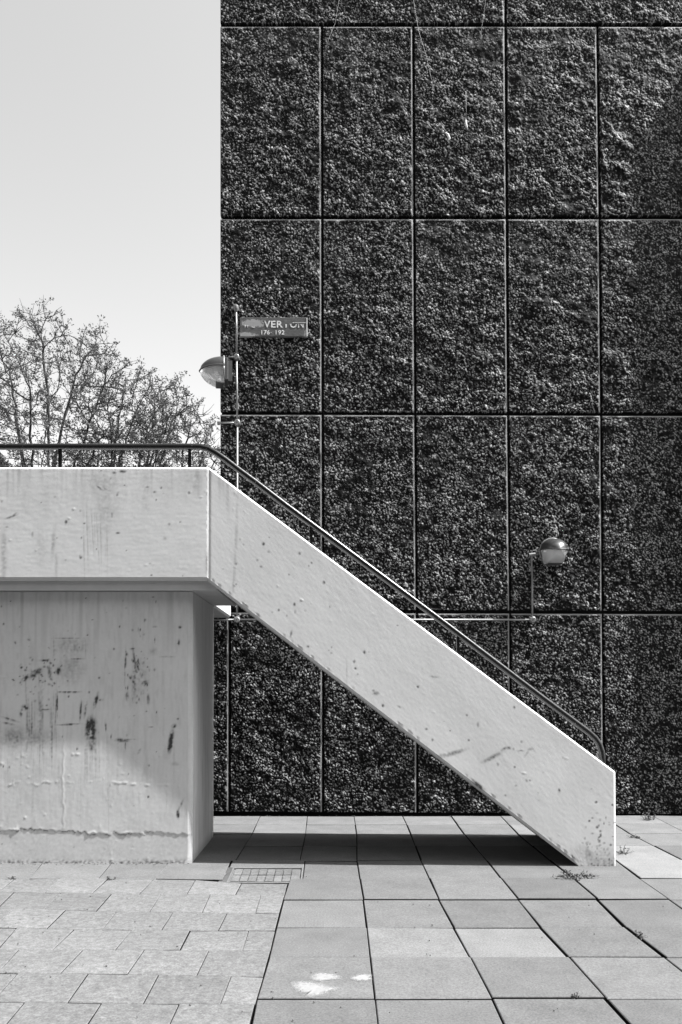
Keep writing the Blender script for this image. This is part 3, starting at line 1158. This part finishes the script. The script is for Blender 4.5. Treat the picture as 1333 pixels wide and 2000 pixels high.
v1 = w(462, 603)
v2 = w(463.5, 1210)
tubes = [[w(461.5, 606), w(462.5, 640), w(462.5, 698)], [w(462.5, 698), w(464, 826)], [w(464, 826), w(463.5, 1210)],
         [w(462, 698), w(446, 697.5)], [w(464, 826), w(428, 826)], [w(250, 1210.5), w(463, 1210.5)], [w(463, 1210.5), w(1040, 1210.5)]]
bx_ = [(w(462.5, 698), 0.034), (w(464, 826), 0.036), (w(463.5, 1210.5), 0.036)]
caps_ = [([w(461.5, 596), w(461.5, 598), w(461.5, 603), w(461.5, 608)], [0.02, 0.034, 0.036, 0.02]),
         ([w(430, 826), w(425, 826)], 0.026)]
conduit('wall_conduit', 'long thin metal conduit up the building corner and along the wall behind the stairs', tubes, bx_, caps_)
cd2 = [[w(1040, 1210.5), w(1040, 1130)], [w(1040, 1130), w(1038.5, 1092), w(1039.5, 1085), w(1044, 1082.5), w(1054, 1083)]]
conduit('lamp_conduit', 'short vertical conduit rising from a round junction box to the wall lamp on the right', cd2, [(w(1040.5, 1210.5), 0.036)],
        [([w(1034, 1084), w(1046, 1082.5)], 0.022)])


# ------------------------------------------------------------------ lamps
def lamp(label, scale):
    """wall lamp facing -y with its back plate at y = 0: cast hood above, tapering prismatic bowl below"""
    t = thing('wall_lamp', label, 'lamp', 'bulkhead lamps on the building')
    b = MB()
    b.cbox((-0.135, -0.045, -0.165), (0.135, 0.0, 0.105), 0.008)
    b.build('back_plate', M['dark_metal'], t)
    DEP = 0.30
    NS, NA = 14, 18
    hood, gl, rim = [], [], []
    for i in range(NS + 1):
        s = min(0.999, i / NS)
        y = -0.045 - DEP * s
        hw = 0.165 * (1 - s ** 2.6) ** 0.5
        ht = 0.150 * (1 - s ** 2.2) ** 0.5
        zb = 0.0 - 0.028 * s ** 2
        hood.append([(hw * math.cos(math.pi * k / NA), y, zb + ht * math.sin(math.pi * k / NA) ** 0.8) for k in range(NA + 1)])
        dpt = 0.185 * (1 - s ** 2.2) ** 0.75
        top = hw * 0.96
        bot = hw * 0.70
        pr = []
        prof = [(1.0, 0.0), (0.96, 0.2), (0.75, 0.94), (0.68, 1.0), (0.25, 1.01), (-0.25, 1.01), (-0.68, 1.0), (-0.75, 0.94), (-0.96, 0.2), (-1.0, 0.0)]
        for (a, bb) in prof:
            pr.append((top * a, y, zb - 0.006 - dpt * bb))
        gl.append(pr)
    G = np.array(hood)
    o = link('hood', grid_mesh('hood', G[::-1]), M['hood'], t, smooth=True)
    G = np.array(gl)
    o2 = link('bowl', grid_mesh('bowl', G), M['glass'], t, angle=35)
    rm = MB()
    edge = [(p[0][0] * 1.02, p[0][1], p[0][2] - 0.001) for p in hood] + [(p[-1][0] * 1.02, p[-1][1], p[-1][2] - 0.001) for p in hood[::-1]]
    rm.tube(edge, 0.011, 6)
    rm.build('rim', M['dark_metal'], t, smooth=True)
    ring = [(0.172 * math.cos(a), -0.052, -0.02 + 0.178 * math.sin(a) * (1.0 if math.sin(a) > 0 else 0.98)) for a in np.linspace(0, 2 * math.pi, 33)]
    cl = MB()
    cl.tube(ring, 0.010, 6)
    cl.build('clamp_ring', M['steel'], t, smooth=True)
    ft = MB()
    ft.cbox((-0.10, -0.15, -0.198), (0.10, -0.047, -0.168), 0.005)
    ft.build('latch_plate', M['dark_metal'], t)
    rf = MB()
    rf.add([(-0.12, -0.05, -0.15), (0.12, -0.05, -0.15), (0.14, -0.06, -0.01), (-0.14, -0.06, -0.01), (-0.12, -0.047, -0.15), (0.12, -0.047, -0.15), (0.14, -0.057, -0.01), (-0.14, -0.057, -0.01)], [(0, 1, 2, 3), (7, 6, 5, 4), (0, 4, 5, 1), (1, 5, 6, 2), (2, 6, 7, 3), (3, 7, 4, 0)])
    rf.build('reflector', M['white_mark'], t)
    lmp = MB()
    lmp.tube([(-0.09, -0.15, -0.07), (0.09, -0.15, -0.07)], 0.03, 10)
    lmp.build('lamp_tube', M['white_mark'], t, smooth=True)
    t.scale = (scale,) * 3
    return t


l1 = lamp('grey bulkhead lamp on the wall at the right, above the lower stairs', 0.90)
P = w(1077, 1076, YW - 0.01)
l1.location = P
l1.rotation_euler = (0, 0, math.radians(4))
l2 = lamp('grey bulkhead lamp jutting out from the building corner below the name board', 0.97)
P = w(446, 723, YW - 0.10)
l2.location = P
l2.rotation_euler = (0, 0, math.radians(-82))
br = MB()
br.box((-0.05, 0.0, -0.15), (0.05, 0.05, 0.10))
br.build('bracket', M['dark_metal'], l2)

# ------------------------------------------------------------------ name board
a0, a1 = w(469, 620, YW - 0.035), w(601, 657, YW - 0.035)
bw_, bh_ = a1[0] - a0[0], a0[2] - a1[2]


def make_board():
    m, t, b = mat('worn_signboard', 0.6, 0.4)
    oc = objco(t)
    sep = N(t, "ShaderNodeSeparateXYZ")
    t.links.new(oc, sep.inputs[0])
    st = N(t, "ShaderNodeMapping")
    st.inputs["Scale"].default_value = (6, 6, 26)
    t.links.new(oc, st.inputs["Vector"])
    grain = noise(t, 2.5, 6, 0.7, st.outputs[0])
    big = noise(t, 22, 7, 0.75, oc)
    # flaked area at upper left and lower left
    def spot(x, z, rx, rz):
        dx = mth(t, 'DIVIDE', mth(t, 'SUBTRACT', sep.outputs[0], x), rx)
        dz = mth(t, 'DIVIDE', mth(t, 'SUBTRACT', sep.outputs[2], z), rz)
        r2 = mth(t, 'ADD', mth(t, 'MULTIPLY', dx, dx), mth(t, 'MULTIPLY', dz, dz))
        return mapr(t, mth(t, 'ADD', r2, mth(t, 'MULTIPLY', mth(t, 'SUBTRACT', big, 0.5), 5.0)), 0.85, 1.15, 1, 0)
    f = mth(t, 'MAXIMUM', spot(bw_ * .20, bh_ * .68, bw_ * .17, bh_ * .2), spot(bw_ * .06, bh_ * .08, bw_ * .18, bh_ * .13))
    f = mth(t, 'MAXIMUM', f, spot(bw_ * .99, bh_ * .12, bw_ * .04, bh_ * .25))
    flake = mapr(t, mth(t, 'ADD', f, mth(t, 'MULTIPLY', mth(t, 'SUBTRACT', grain, 0.5), .6)), 0.3, 0.7, 0, 1)
    base = mapr(t, grain, 0.3, 0.7, 0.04, 0.115)
    mix = N(t, "ShaderNodeMix", data_type='FLOAT')
    t.links.new(flake, mix.inputs[0])
    t.links.new(base, mix.inputs[2])
    mix.inputs[3].default_value = 0.27
    t.links.new(mix.outputs[0], b.inputs["Base Color"])
    bump(t, b, grain, 0.4, 0.003)
    return m


def make_letter():
    m, t, b = mat('worn_lettering', 0.6, 0.3)
    c = mapr(t, noise(t, 40, 5, 0.7, objco(t)), 0.3, 0.6, 0.35, 0.7)
    t.links.new(c, b.inputs["Base Color"])
    return m


M['board'] = make_board()
M['letter'] = make_letter()
sign = thing('name_board', 'worn block name board lettered WOLVERTON 176 192 at the building corner', 'sign', loc=(a0[0], YW - 0.035, a1[2]))
sb = MB()
sb.cbox((0, 0, 0), (bw_, 0.045, bh_), 0.004)
sb.build('board', M['board'], sign)


def letters(name, s, x, z, size, width=None):
    cu = bpy.data.curves.new(name, 'FONT')
    cu.body = s
    cu.size = size
    cu.extrude = 0.0012
    cu.offset = size * 0.02
    cu.space_character = 1.08
    ob = bpy.data.objects.new(name, cu)
    COL.objects.link(ob)
    dg = bpy.context.evaluated_depsgraph_get()
    me = bpy.data.meshes.new_from_object(ob.evaluated_get(dg))
    bpy.data.objects.remove(ob)
    n = len(me.vertices)
    c = np.zeros(n * 3)
    me.vertices.foreach_get("co", c)
    c = c.reshape(-1, 3)
    c[:, 0] -= c[:, 0].min()
    if width:
        c[:, 0] *= width / c[:, 0].max()
    out = np.stack([x + c[:, 0], -0.0014 + -c[:, 2], z + c[:, 1]], -1)
    return me, out


def build_letters(name, s, x, z, size, width, cut=None):
    me, co = letters(name, s, x, z, size, width)
    import bmesh
    me.vertices.foreach_set("co", co.reshape(-1))
    if cut:
        bm = bmesh.new()
        bm.from_mesh(me)
        for (pt, nrm) in cut:
            bmesh.ops.bisect_plane(bm, geom=bm.verts[:] + bm.edges[:] + bm.faces[:], plane_co=pt, plane_no=nrm, clear_outer=True)
        bm.to_mesh(me)
        bm.free()
    link(name, me, M['letter'], sign)


cs = bh_
# W O L survive only along their feet, the rest is whole but scuffed
wx = bw_ * 0.055
tot = bw_ * 0.885
zl_ = bh_ * 0.47
fs = bh_ * 0.50
letter_x = {'W': (0.055, 0.085), 'O': (0.163, 0.085), 'L': (0.262, 0.055), 'V': (0.36, 0.088), 'E': (0.462, 0.068), 'R': (0.547, 0.088), 'T': (0.645, 0.078), 'o': (0.742, 0.102), 'N': (0.861, 0.083)}
for ch, (lx, lw) in letter_x.items():
    cut = None
    if ch in 'WOL':
        hh = {'W': .17, 'O': .12, 'L': .09}[ch]
        cut = [((0, 0, zl_ + bh_ * hh), (0.12, 0, 1))]
    if ch == 'T':
        cut = [((0, 0, zl_ + bh_ * .29), (0.05, 0, 1))]
    if ch in 'oN':
        cut = [((0, 0, zl_ + bh_ * .24), (0.02, 0, 1))]
    build_letters('letter', ch.upper(), bw_ * lx, zl_, fs, bw_ * lw, cut)
build_letters('number', '176', bw_ * 0.318, bh_ * 0.105, bh_ * 0.31, bw_ * 0.125)
build_letters('number', '192', bw_ * 0.530, bh_ * 0.105, bh_ * 0.31, bw_ * 0.132)
dsh = MB()
dsh.box((bw_ * .452, -0.0024, bh_ * .185), (bw_ * .475, 0.0, bh_ * .20))
dsh.build('dash', M['letter'], sign)
spl = MB()
spl.box((bw_ * .78, -0.006, bh_ * .70), (bw_ * .975, -0.001, bh_ * .725))
spl.build('splinter', M['letter'], sign)
edg = MB()
edg.box((bw_ - 0.012, -0.0035, bh_ * .02), (bw_ - 0.002, -0.0004, bh_ * .98))
edg.build('edge_strip', M['letter'], sign)

# ------------------------------------------------------------------ loose threads on the upper wall
def thread(label, px, r=0.0016, dy=0.035):
    mb = MB()
    mb.tube([w(x, y, YW - dy) for x, y in px], r, 5)
    return tag(mb.build('loose_thread', M['thread'], smooth=True), label, 'thread', 'threads caught on the upper wall')


thread('long pale thread hanging down the top middle panel from above', [(800, -60), (808, 0), (818, 60), (832, 105), (841, 145), (850, 180)])
thread('faint short thread crossing the top joint near the right of the middle panel', [(951, -30), (948, 10), (942, 50), (937, 90)], 0.0012)
thread('faint thread crossing the top joint of the second panel from the left', [(666, -30), (662, 5), (655, 45), (643, 75), (634, 108)], 0.0012)
mb = MB()
mb.tube([w(x, y, YW - 0.035) for x, y in [(910.5, 178), (911, 205), (911, 235)]], 0.0014, 5)
mb.tube([w(x, y, YW - 0.035) for x, y in [(911, 234), (910.3, 240), (911.5, 247), (914, 253)]], [0.003, 0.012, 0.014, 0.006], 7)
tag(mb.build('hanging_float', M['white_mark'], smooth=True), 'small white float dangling on a thread in the top middle panel', 'float')
mb = MB()
mb.tube([w(x, y, YW - 0.03) for x, y in [(870, 259), (875, 263), (878, 270), (875, 276)]], [0.006, 0.016, 0.016, 0.006], 7)
tag(mb.build('caught_rag', M['white_mark'], smooth=True), 'small pale scrap caught on the top middle panel left of the dangling float', 'rag')

# ------------------------------------------------------------------ white spills on the paving
def spill(px, label):
    from mathutils import noise as mn
    cg = atG(*np.mean(px, 0))
    pts = [atG(*p) for p in px]
    # densify and roughen
    dens = []
    n = len(pts)
    for i in range(n):
        a, b = pts[i], pts[(i + 1) % n]
        for k in range(5):
            p = a + (b - a) * k / 5
            p = p + np.array([random.uniform(-.006, .006), random.uniform(-.006, .006), 0])
            dens.append((p[0], p[1], 0.0062))
    c = np.array([cg[0], cg[1], 0.0072])
    m_ = len(dens)
    dn = np.array(dens)
    V, rings = [tuple(c)], [(0.35, 1.0), (0.7, 0.72), (0.95, 0.38), (1.12, 0.0)]
    for (q, _) in rings:
        for p_ in dn:
            e_ = c + (p_ - c) * q
            V.append((e_[0], e_[1], 0.0072 if q < 1 else (0.0062 if q < 1.05 else 0.005)))
    Fs = [(0, 1 + i, 1 + (i + 1) % m_) for i in range(m_)]
    for r_ in range(3):
        Fs += [(1 + r_ * m_ + i, 1 + (r_ + 1) * m_ + i, 1 + (r_ + 1) * m_ + (i + 1) % m_, 1 + r_ * m_ + (i + 1) % m_) for i in range(m_)]
    mb = MB()
    mb.add(V, Fs)
    o = mb.build('white_spill', M['spill'])
    at_ = o.data.attributes.new('body', 'FLOAT', 'POINT')
    at_.data.foreach_set('value', np.array([1.0] + [b_ for (_, b_) in rings for _k in range(m_)], dtype=np.float32))
    tag(o, label, 'paint spill', 'white spills on the paving')


spill([(566, 1921), (580, 1919), (605, 1919), (622, 1922), (640, 1928), (666, 1932), (660, 1937), (640, 1941), (625, 1948), (608, 1951), (594, 1949), (603, 1943), (580, 1941), (574, 1935)][::-1],
      'large arrow shaped white spill on the big paving slab')
spill([(604, 1912), (612, 1903), (630, 1902), (655, 1905), (667, 1909), (664, 1914), (650, 1917), (622, 1919), (608, 1917)][::-1],
      'small oval white spill just behind the arrow shaped one')
spill([(681, 1915), (695, 1907), (715, 1904), (727, 1906), (728, 1916), (712, 1919), (695, 1918)][::-1],
      'oval white spill at the right edge of its slab, against the joint')


# ------------------------------------------------------------------ weeds
def weed(label, px, py, nstem, length, spread, leafy, flat=0.0, lsize=0.012):
    base = atG(px, py)
    t = thing('weed', label, 'weed', 'weeds in the paving joints', loc=tuple(base))
    sm, lf = MB(), MB()
    for i in range(nstem):
        a = random.uniform(0, 2 * math.pi)
        el = random.uniform(0.25, 1.35) * (1 - flat) + 0.12
        L = length * random.uniform(0.45, 1)
        p = Vector((random.uniform(-1, 1) * spread, random.uniform(-.4, .4) * spread, 0))
        dv = Vector((math.cos(a) * math.cos(el), math.sin(a) * math.cos(el), math.sin(el)))
        pts = [p]
        for k in range(4):
            dv = (dv + Vector((random.uniform(-.3, .3), random.uniform(-.3, .3), random.uniform(-.1, .25) - flat * .2))).normalized()
            q = pts[-1] + dv * L / 4
            q.z = max(q.z, 0.004)
            pts.append(q)
        sm.tube(pts, [0.0025, 0.002, 0.0017, 0.0014, 0.001], 4)
        for k in range(leafy):
            j = random.randint(1, 3)
            c = pts[j].lerp(pts[j + 1], random.random())
            ax = Vector((random.gauss(0, 1), random.gauss(0, 1), random.gauss(0, .7))).normalized()
            sd_ = ax.cross(Vector((random.gauss(0, 1), random.gauss(0, 1), random.gauss(0, 1)))).normalized()
            s_ = lsize * random.uniform(.6, 1.4)
            lf.add([c, c + ax * s_ + sd_ * s_ * .45, c + ax * s_ * 2.1, c + ax * s_ - sd_ * s_ * .45], [(0, 1, 2, 3)])
    sm.build('stem', M['bark'], t)
    o = lf.build('foliage', M['weed'], t)
    o["kind"] = "stuff"
    return t


weed('upright seedling weed at the foot of the wall right of the stairs', 1270, 1604, 20, 0.15, 0.05, 9, 0.0, 0.008)
weed('flat dark spreading weed in the joint in front of the stair foot', 1132, 1717, 46, 0.15, 0.10, 16, 0.75, 0.009)
weed('small weed at the cracked pale slab behind the stair foot', 1239, 1638, 10, 0.08, 0.03, 6, 0.4, 0.009)
weed('thin weed growing against the right side of the stair foot', 1218, 1668, 12, 0.11, 0.04, 7, 0.4, 0.009)
weed('tiny weed in the wide joint near the right edge of the paving', 1252, 1832, 12, 0.06, 0.03, 7, 0.5, 0.008)
weed('tiny weed in the front joint below the pale slabs', 1125, 1949, 9, 0.04, 0.02, 6, 0.3, 0.006)
weed('little weed in the joint near the pier at the left', 218, 1718, 7, 0.05, 0.03, 5, 0.6, 0.008)
weed('little dry weed at the far left joint in front of the pier', 22, 1716, 7, 0.05, 0.03, 5, 0.6, 0.008)

# grit and crumbs lying in the joints and along the wall foot
gm = MB()
for i in range(260):
    if i < 110:
        p = atG(random.uniform(0, 1333), random.uniform(1692, 1998))
    elif i < 180:
        p = np.array([random.uniform(-1.4, 4.2), YW - abs(random.gauss(0, .06)) + 0.02, 0])
    else:
        p = np.array([random.uniform(-2.9, -1.25), YP - 0.01 - abs(random.gauss(0, .035)), 0])
    r_ = random.uniform(.002, .0065)
    x, y, z = p[0], p[1], 0.004 + r_ * .5
    gm.add([(x + r_ * random.uniform(.7, 1.6), y, z), (x, y + r_ * random.uniform(.6, 1.2), z), (x - r_ * random.uniform(.7, 1.6), y, z), (x, y - r_, z), (x, y, z + r_ * .8), (x, y, z - r_)],
           [(0, 1, 4), (1, 2, 4), (2, 3, 4), (3, 0, 4), (1, 0, 5), (2, 1, 5), (3, 2, 5), (0, 3, 5)])
gr_o = gm.build('grit', M['weed'])
gr_o["kind"] = "stuff"

# ------------------------------------------------------------------ trees beyond the landing
def grow_tree(label, outline, depth_c, depth_w, base_px, n_attr, seed, limbs, twig_n=2):
    gg = np.random.default_rng(seed)
    ox = np.array([p[0] for p in outline], float)
    oy = np.array([p[1] for p in outline], float)
    att = []
    while len(att) < n_attr:
        x = gg.uniform(ox[0], ox[-1])
        top = np.interp(x, ox, oy)
        y = gg.uniform(590, 1010)
        if y < top:
            continue
        edge = min(1.0, ((y - top) / 150.0 + 0.1), (x - ox[0]) / 60 + .15, (ox[-1] - x) / 60 + .15)
        Y = depth_c + depth_w * math.sqrt(max(edge, 0.02)) * gg.uniform(-1, 1)
        att.append(atY(x, y, Y))
    att = np.array(att)
    base = atY(base_px, 1100, depth_c)
    base[2] = -0.07
    nodes = [base]
    par = [-1]
    z = 0
    dirv = np.array([0.0, 0.0, 1.0])
    def chain(i, target, stp_):
        p = nodes[i]
        n_ = max(2, int(np.linalg.norm(target - p) / stp_))
        last = i
        bend = gg.normal(0, 0.18, 3)
        for k in range(1, n_ + 1):
            tt = k / n_
            q = p + (target - p) * tt + bend * math.sin(math.pi * tt) + gg.normal(0, 0.03, 3)
            nodes.append(q)
            par.append(last)
            last = len(nodes) - 1
        return last
    crotch = chain(0, base + np.array([gg.normal(0, .1), 0, 5.2]), 0.5)
    for (lx, lyy, fork) in limbs:
        st_ = crotch
        Yl = depth_c + gg.uniform(-.8, .8) * depth_w * .6
        chain(st_, atY(lx, lyy, Yl), 0.35)
    nodes_a = np.array(nodes)
    step, infl, kill = 0.24, 3.0, 0.36
    N0 = len(nodes)
    cap = 9000
    arr = np.zeros((cap, 3))
    arr[:N0] = nodes_a
    cnt = N0
    dist = np.full(len(att), 1e9)
    near = np.zeros(len(att), int)
    valid = np.arange(N0) >= 4
    def upd(a, b):
        D = np.linalg.norm(att[:, None] - arr[None, a:b], axis=2)
        D[:, ~valid_all[a:b]] = 1e9
        j = D.argmin(1)
        dm = D[np.arange(len(att)), j]
        m = dm < dist
        dist[m] = dm[m]
        near[m] = j[m] + a
    valid_all = np.ones(cap, bool)
    valid_all[:N0] = valid
    upd(0, N0)
    alive = dist > kill
    for it in range(90):
        sel = alive & (dist < infl * (3 if it < 8 else 1))
        if not sel.any():
            break
        ids = near[sel]
        vec = att[sel] - arr[ids]
        vec /= np.linalg.norm(vec, axis=1)[:, None] + 1e-9
        acc = np.zeros((cnt, 3))
        np.add.at(acc, ids, vec)
        u = np.unique(ids)
        new = acc[u]
        new /= np.linalg.norm(new, axis=1)[:, None] + 1e-9
        new += gg.normal(0, 0.12, new.shape) + np.array([0, 0, 0.28])
        new /= np.linalg.norm(new, axis=1)[:, None]
        q = arr[u] + new * step
        k = len(q)
        if cnt + k > cap:
            break
        arr[cnt:cnt + k] = q
        par += list(u)
        upd(cnt, cnt + k)
        cnt += k
        alive = dist > kill
    # radii
    par = np.array(par)
    kids = np.zeros(cnt, int)
    for i in range(1, cnt):
        kids[par[i]] += 1
    rad = np.zeros(cnt)
    EXP = 2.35
    acc = np.zeros(cnt)
    for i in range(cnt - 1, 0, -1):
        if acc[i] == 0:
            acc[i] = 0.011 ** EXP
        acc[par[i]] += acc[i]
    rad = acc ** (1 / EXP)
    rad[0] = rad[1] if cnt > 1 else .1
    t = thing('tree', label, 'tree', 'trees beyond the landing')
    tk, bb = MB(), MB()
    for i in range(1, cnt):
        a, b = arr[par[i]], arr[i]
        r0, r1 = min(rad[par[i]], rad[i] * 1.6), rad[i]
        (tk if i <= 8 else bb).tube([a, b], [r0, r1], 7 if r1 > 0.05 else (5 if r1 > .02 else 3), cap=False)
    # twigs + leaves
    cen = []
    tw = MB()
    thin = [i for i in range(8, cnt) if rad[i] < 0.034]
    for i in thin:
        for _ in range(twig_n if kids[i] else twig_n + 2):
            dirn = arr[i] - arr[par[i]]
            dirn = dirn / (np.linalg.norm(dirn) + 1e-9) + gg.normal(0, .5, 3) + np.array([0, 0, .4])
            dirn /= np.linalg.norm(dirn)
            L = gg.uniform(.18, .5)
            p0 = arr[i]
            p1 = p0 + dirn * L * .5 + gg.normal(0, .02, 3)
            p2 = p1 + (dirn + gg.normal(0, .22, 3)) * L * .5
            tw.tube([p0, p1, p2], [0.009, 0.007, 0.004], 3, cap=False)
            if gg.random() > 0.42:
                cen += [(*p2, .045)] * gg.integers(10, 20) + [(*p1, .04)] * gg.integers(0, 5)
    cen = np.array(cen)
    nl = len(cen)
    cc = cen[:, :3] + gg.normal(0, 1, (nl, 3)) * cen[:, 3:]
    ax = gg.normal(0, 1, (nl, 3)) * [1, 1, .7] + [0, 0, .25]
    ax /= np.linalg.norm(ax, axis=1)[:, None]
    sd_ = np.cross(ax, gg.normal(0, 1, (nl, 3)))
    sd_ /= np.linalg.norm(sd_, axis=1)[:, None] + 1e-9
    s_ = gg.uniform(.024, .046, (nl, 1))
    Q = np.stack([cc, cc + ax * s_ + sd_ * s_ * .5, cc + ax * s_ * 2.1, cc + ax * s_ - sd_ * s_ * .5], 1)
    lme = bpy.data.meshes.new('crown')
    lme.vertices.add(nl * 4)
    lme.vertices.foreach_set('co', Q.reshape(-1).astype(np.float32))
    lme.loops.add(nl * 4)
    lme.polygons.add(nl)
    lme.loops.foreach_set('vertex_index', np.arange(nl * 4, dtype=np.int32))
    lme.polygons.foreach_set('loop_start', np.arange(0, nl * 4, 4, dtype=np.int32))
    lme.polygons.foreach_set('loop_total', np.full(nl, 4, dtype=np.int32))
    lme.update(calc_edges=True)
    tk.build('trunk', M['bark'], t, smooth=True)
    bb.build('branches', M['bark'], t, smooth=True)
    o = tw.build('twigs', M['bark'], t)
    o["kind"] = "stuff"
    o = link('crown', lme, M['leaf'], t)
    o["kind"] = "stuff"
    return t, cnt, nl


info = []
info.append(grow_tree('tallest sparse tree with open upright branches at the left behind the landing',
                      [(-260, 720), (-180, 640), (-90, 600), (-20, 612), (0, 618), (15, 640), (40, 604), (58, 612), (78, 594), (96, 612), (106, 600), (118, 625), (128, 640), (150, 640), (185, 632), (198, 650), (222, 668), (240, 692), (246, 740)],
                      26.0, 3.2, 70, 1250, 5, [(100, 770, 1), (60, 760, 1), (150, 730, 1), (20, 720, 1), (-60, 720, 1), (190, 790, 1), (-120, 800, 1), (130, 800, 1), (200, 850, 1), (30, 830, 1), (85, 690, 1)]))
info.append(grow_tree('middle tree with dense fine twigs, lower than the tall tree on its left',
                      [(150, 830), (190, 780), (215, 745), (238, 735), (250, 722), (262, 735), (275, 722), (292, 735), (305, 730), (318, 748), (330, 745), (345, 760)],
                      25.0, 2.0, 190, 900, 11, [(215, 800, 1), (270, 790, 1), (300, 800, 1), (240, 770, 1), (320, 840, 1), (190, 850, 1)]))
info.append(grow_tree('lowest tree, leaning right towards the building corner behind the handrail bend',
                      [(250, 850), (290, 780), (320, 770), (345, 748), (360, 742), (372, 765), (380, 795), (395, 808), (408, 812), (418, 845), (428, 850), (438, 905)],
                      23.5, 1.8, 270, 850, 17, [(330, 820, 1), (370, 830, 1), (400, 870, 1), (350, 790, 1), (300, 830, 1), (420, 905, 1)]))
print("TREES", [(a[1], a[2]) for a in info])
tot_ = sum(len(o.data.polygons) for o in COL.objects if o.type == 'MESH')
print("POLYS", tot_)
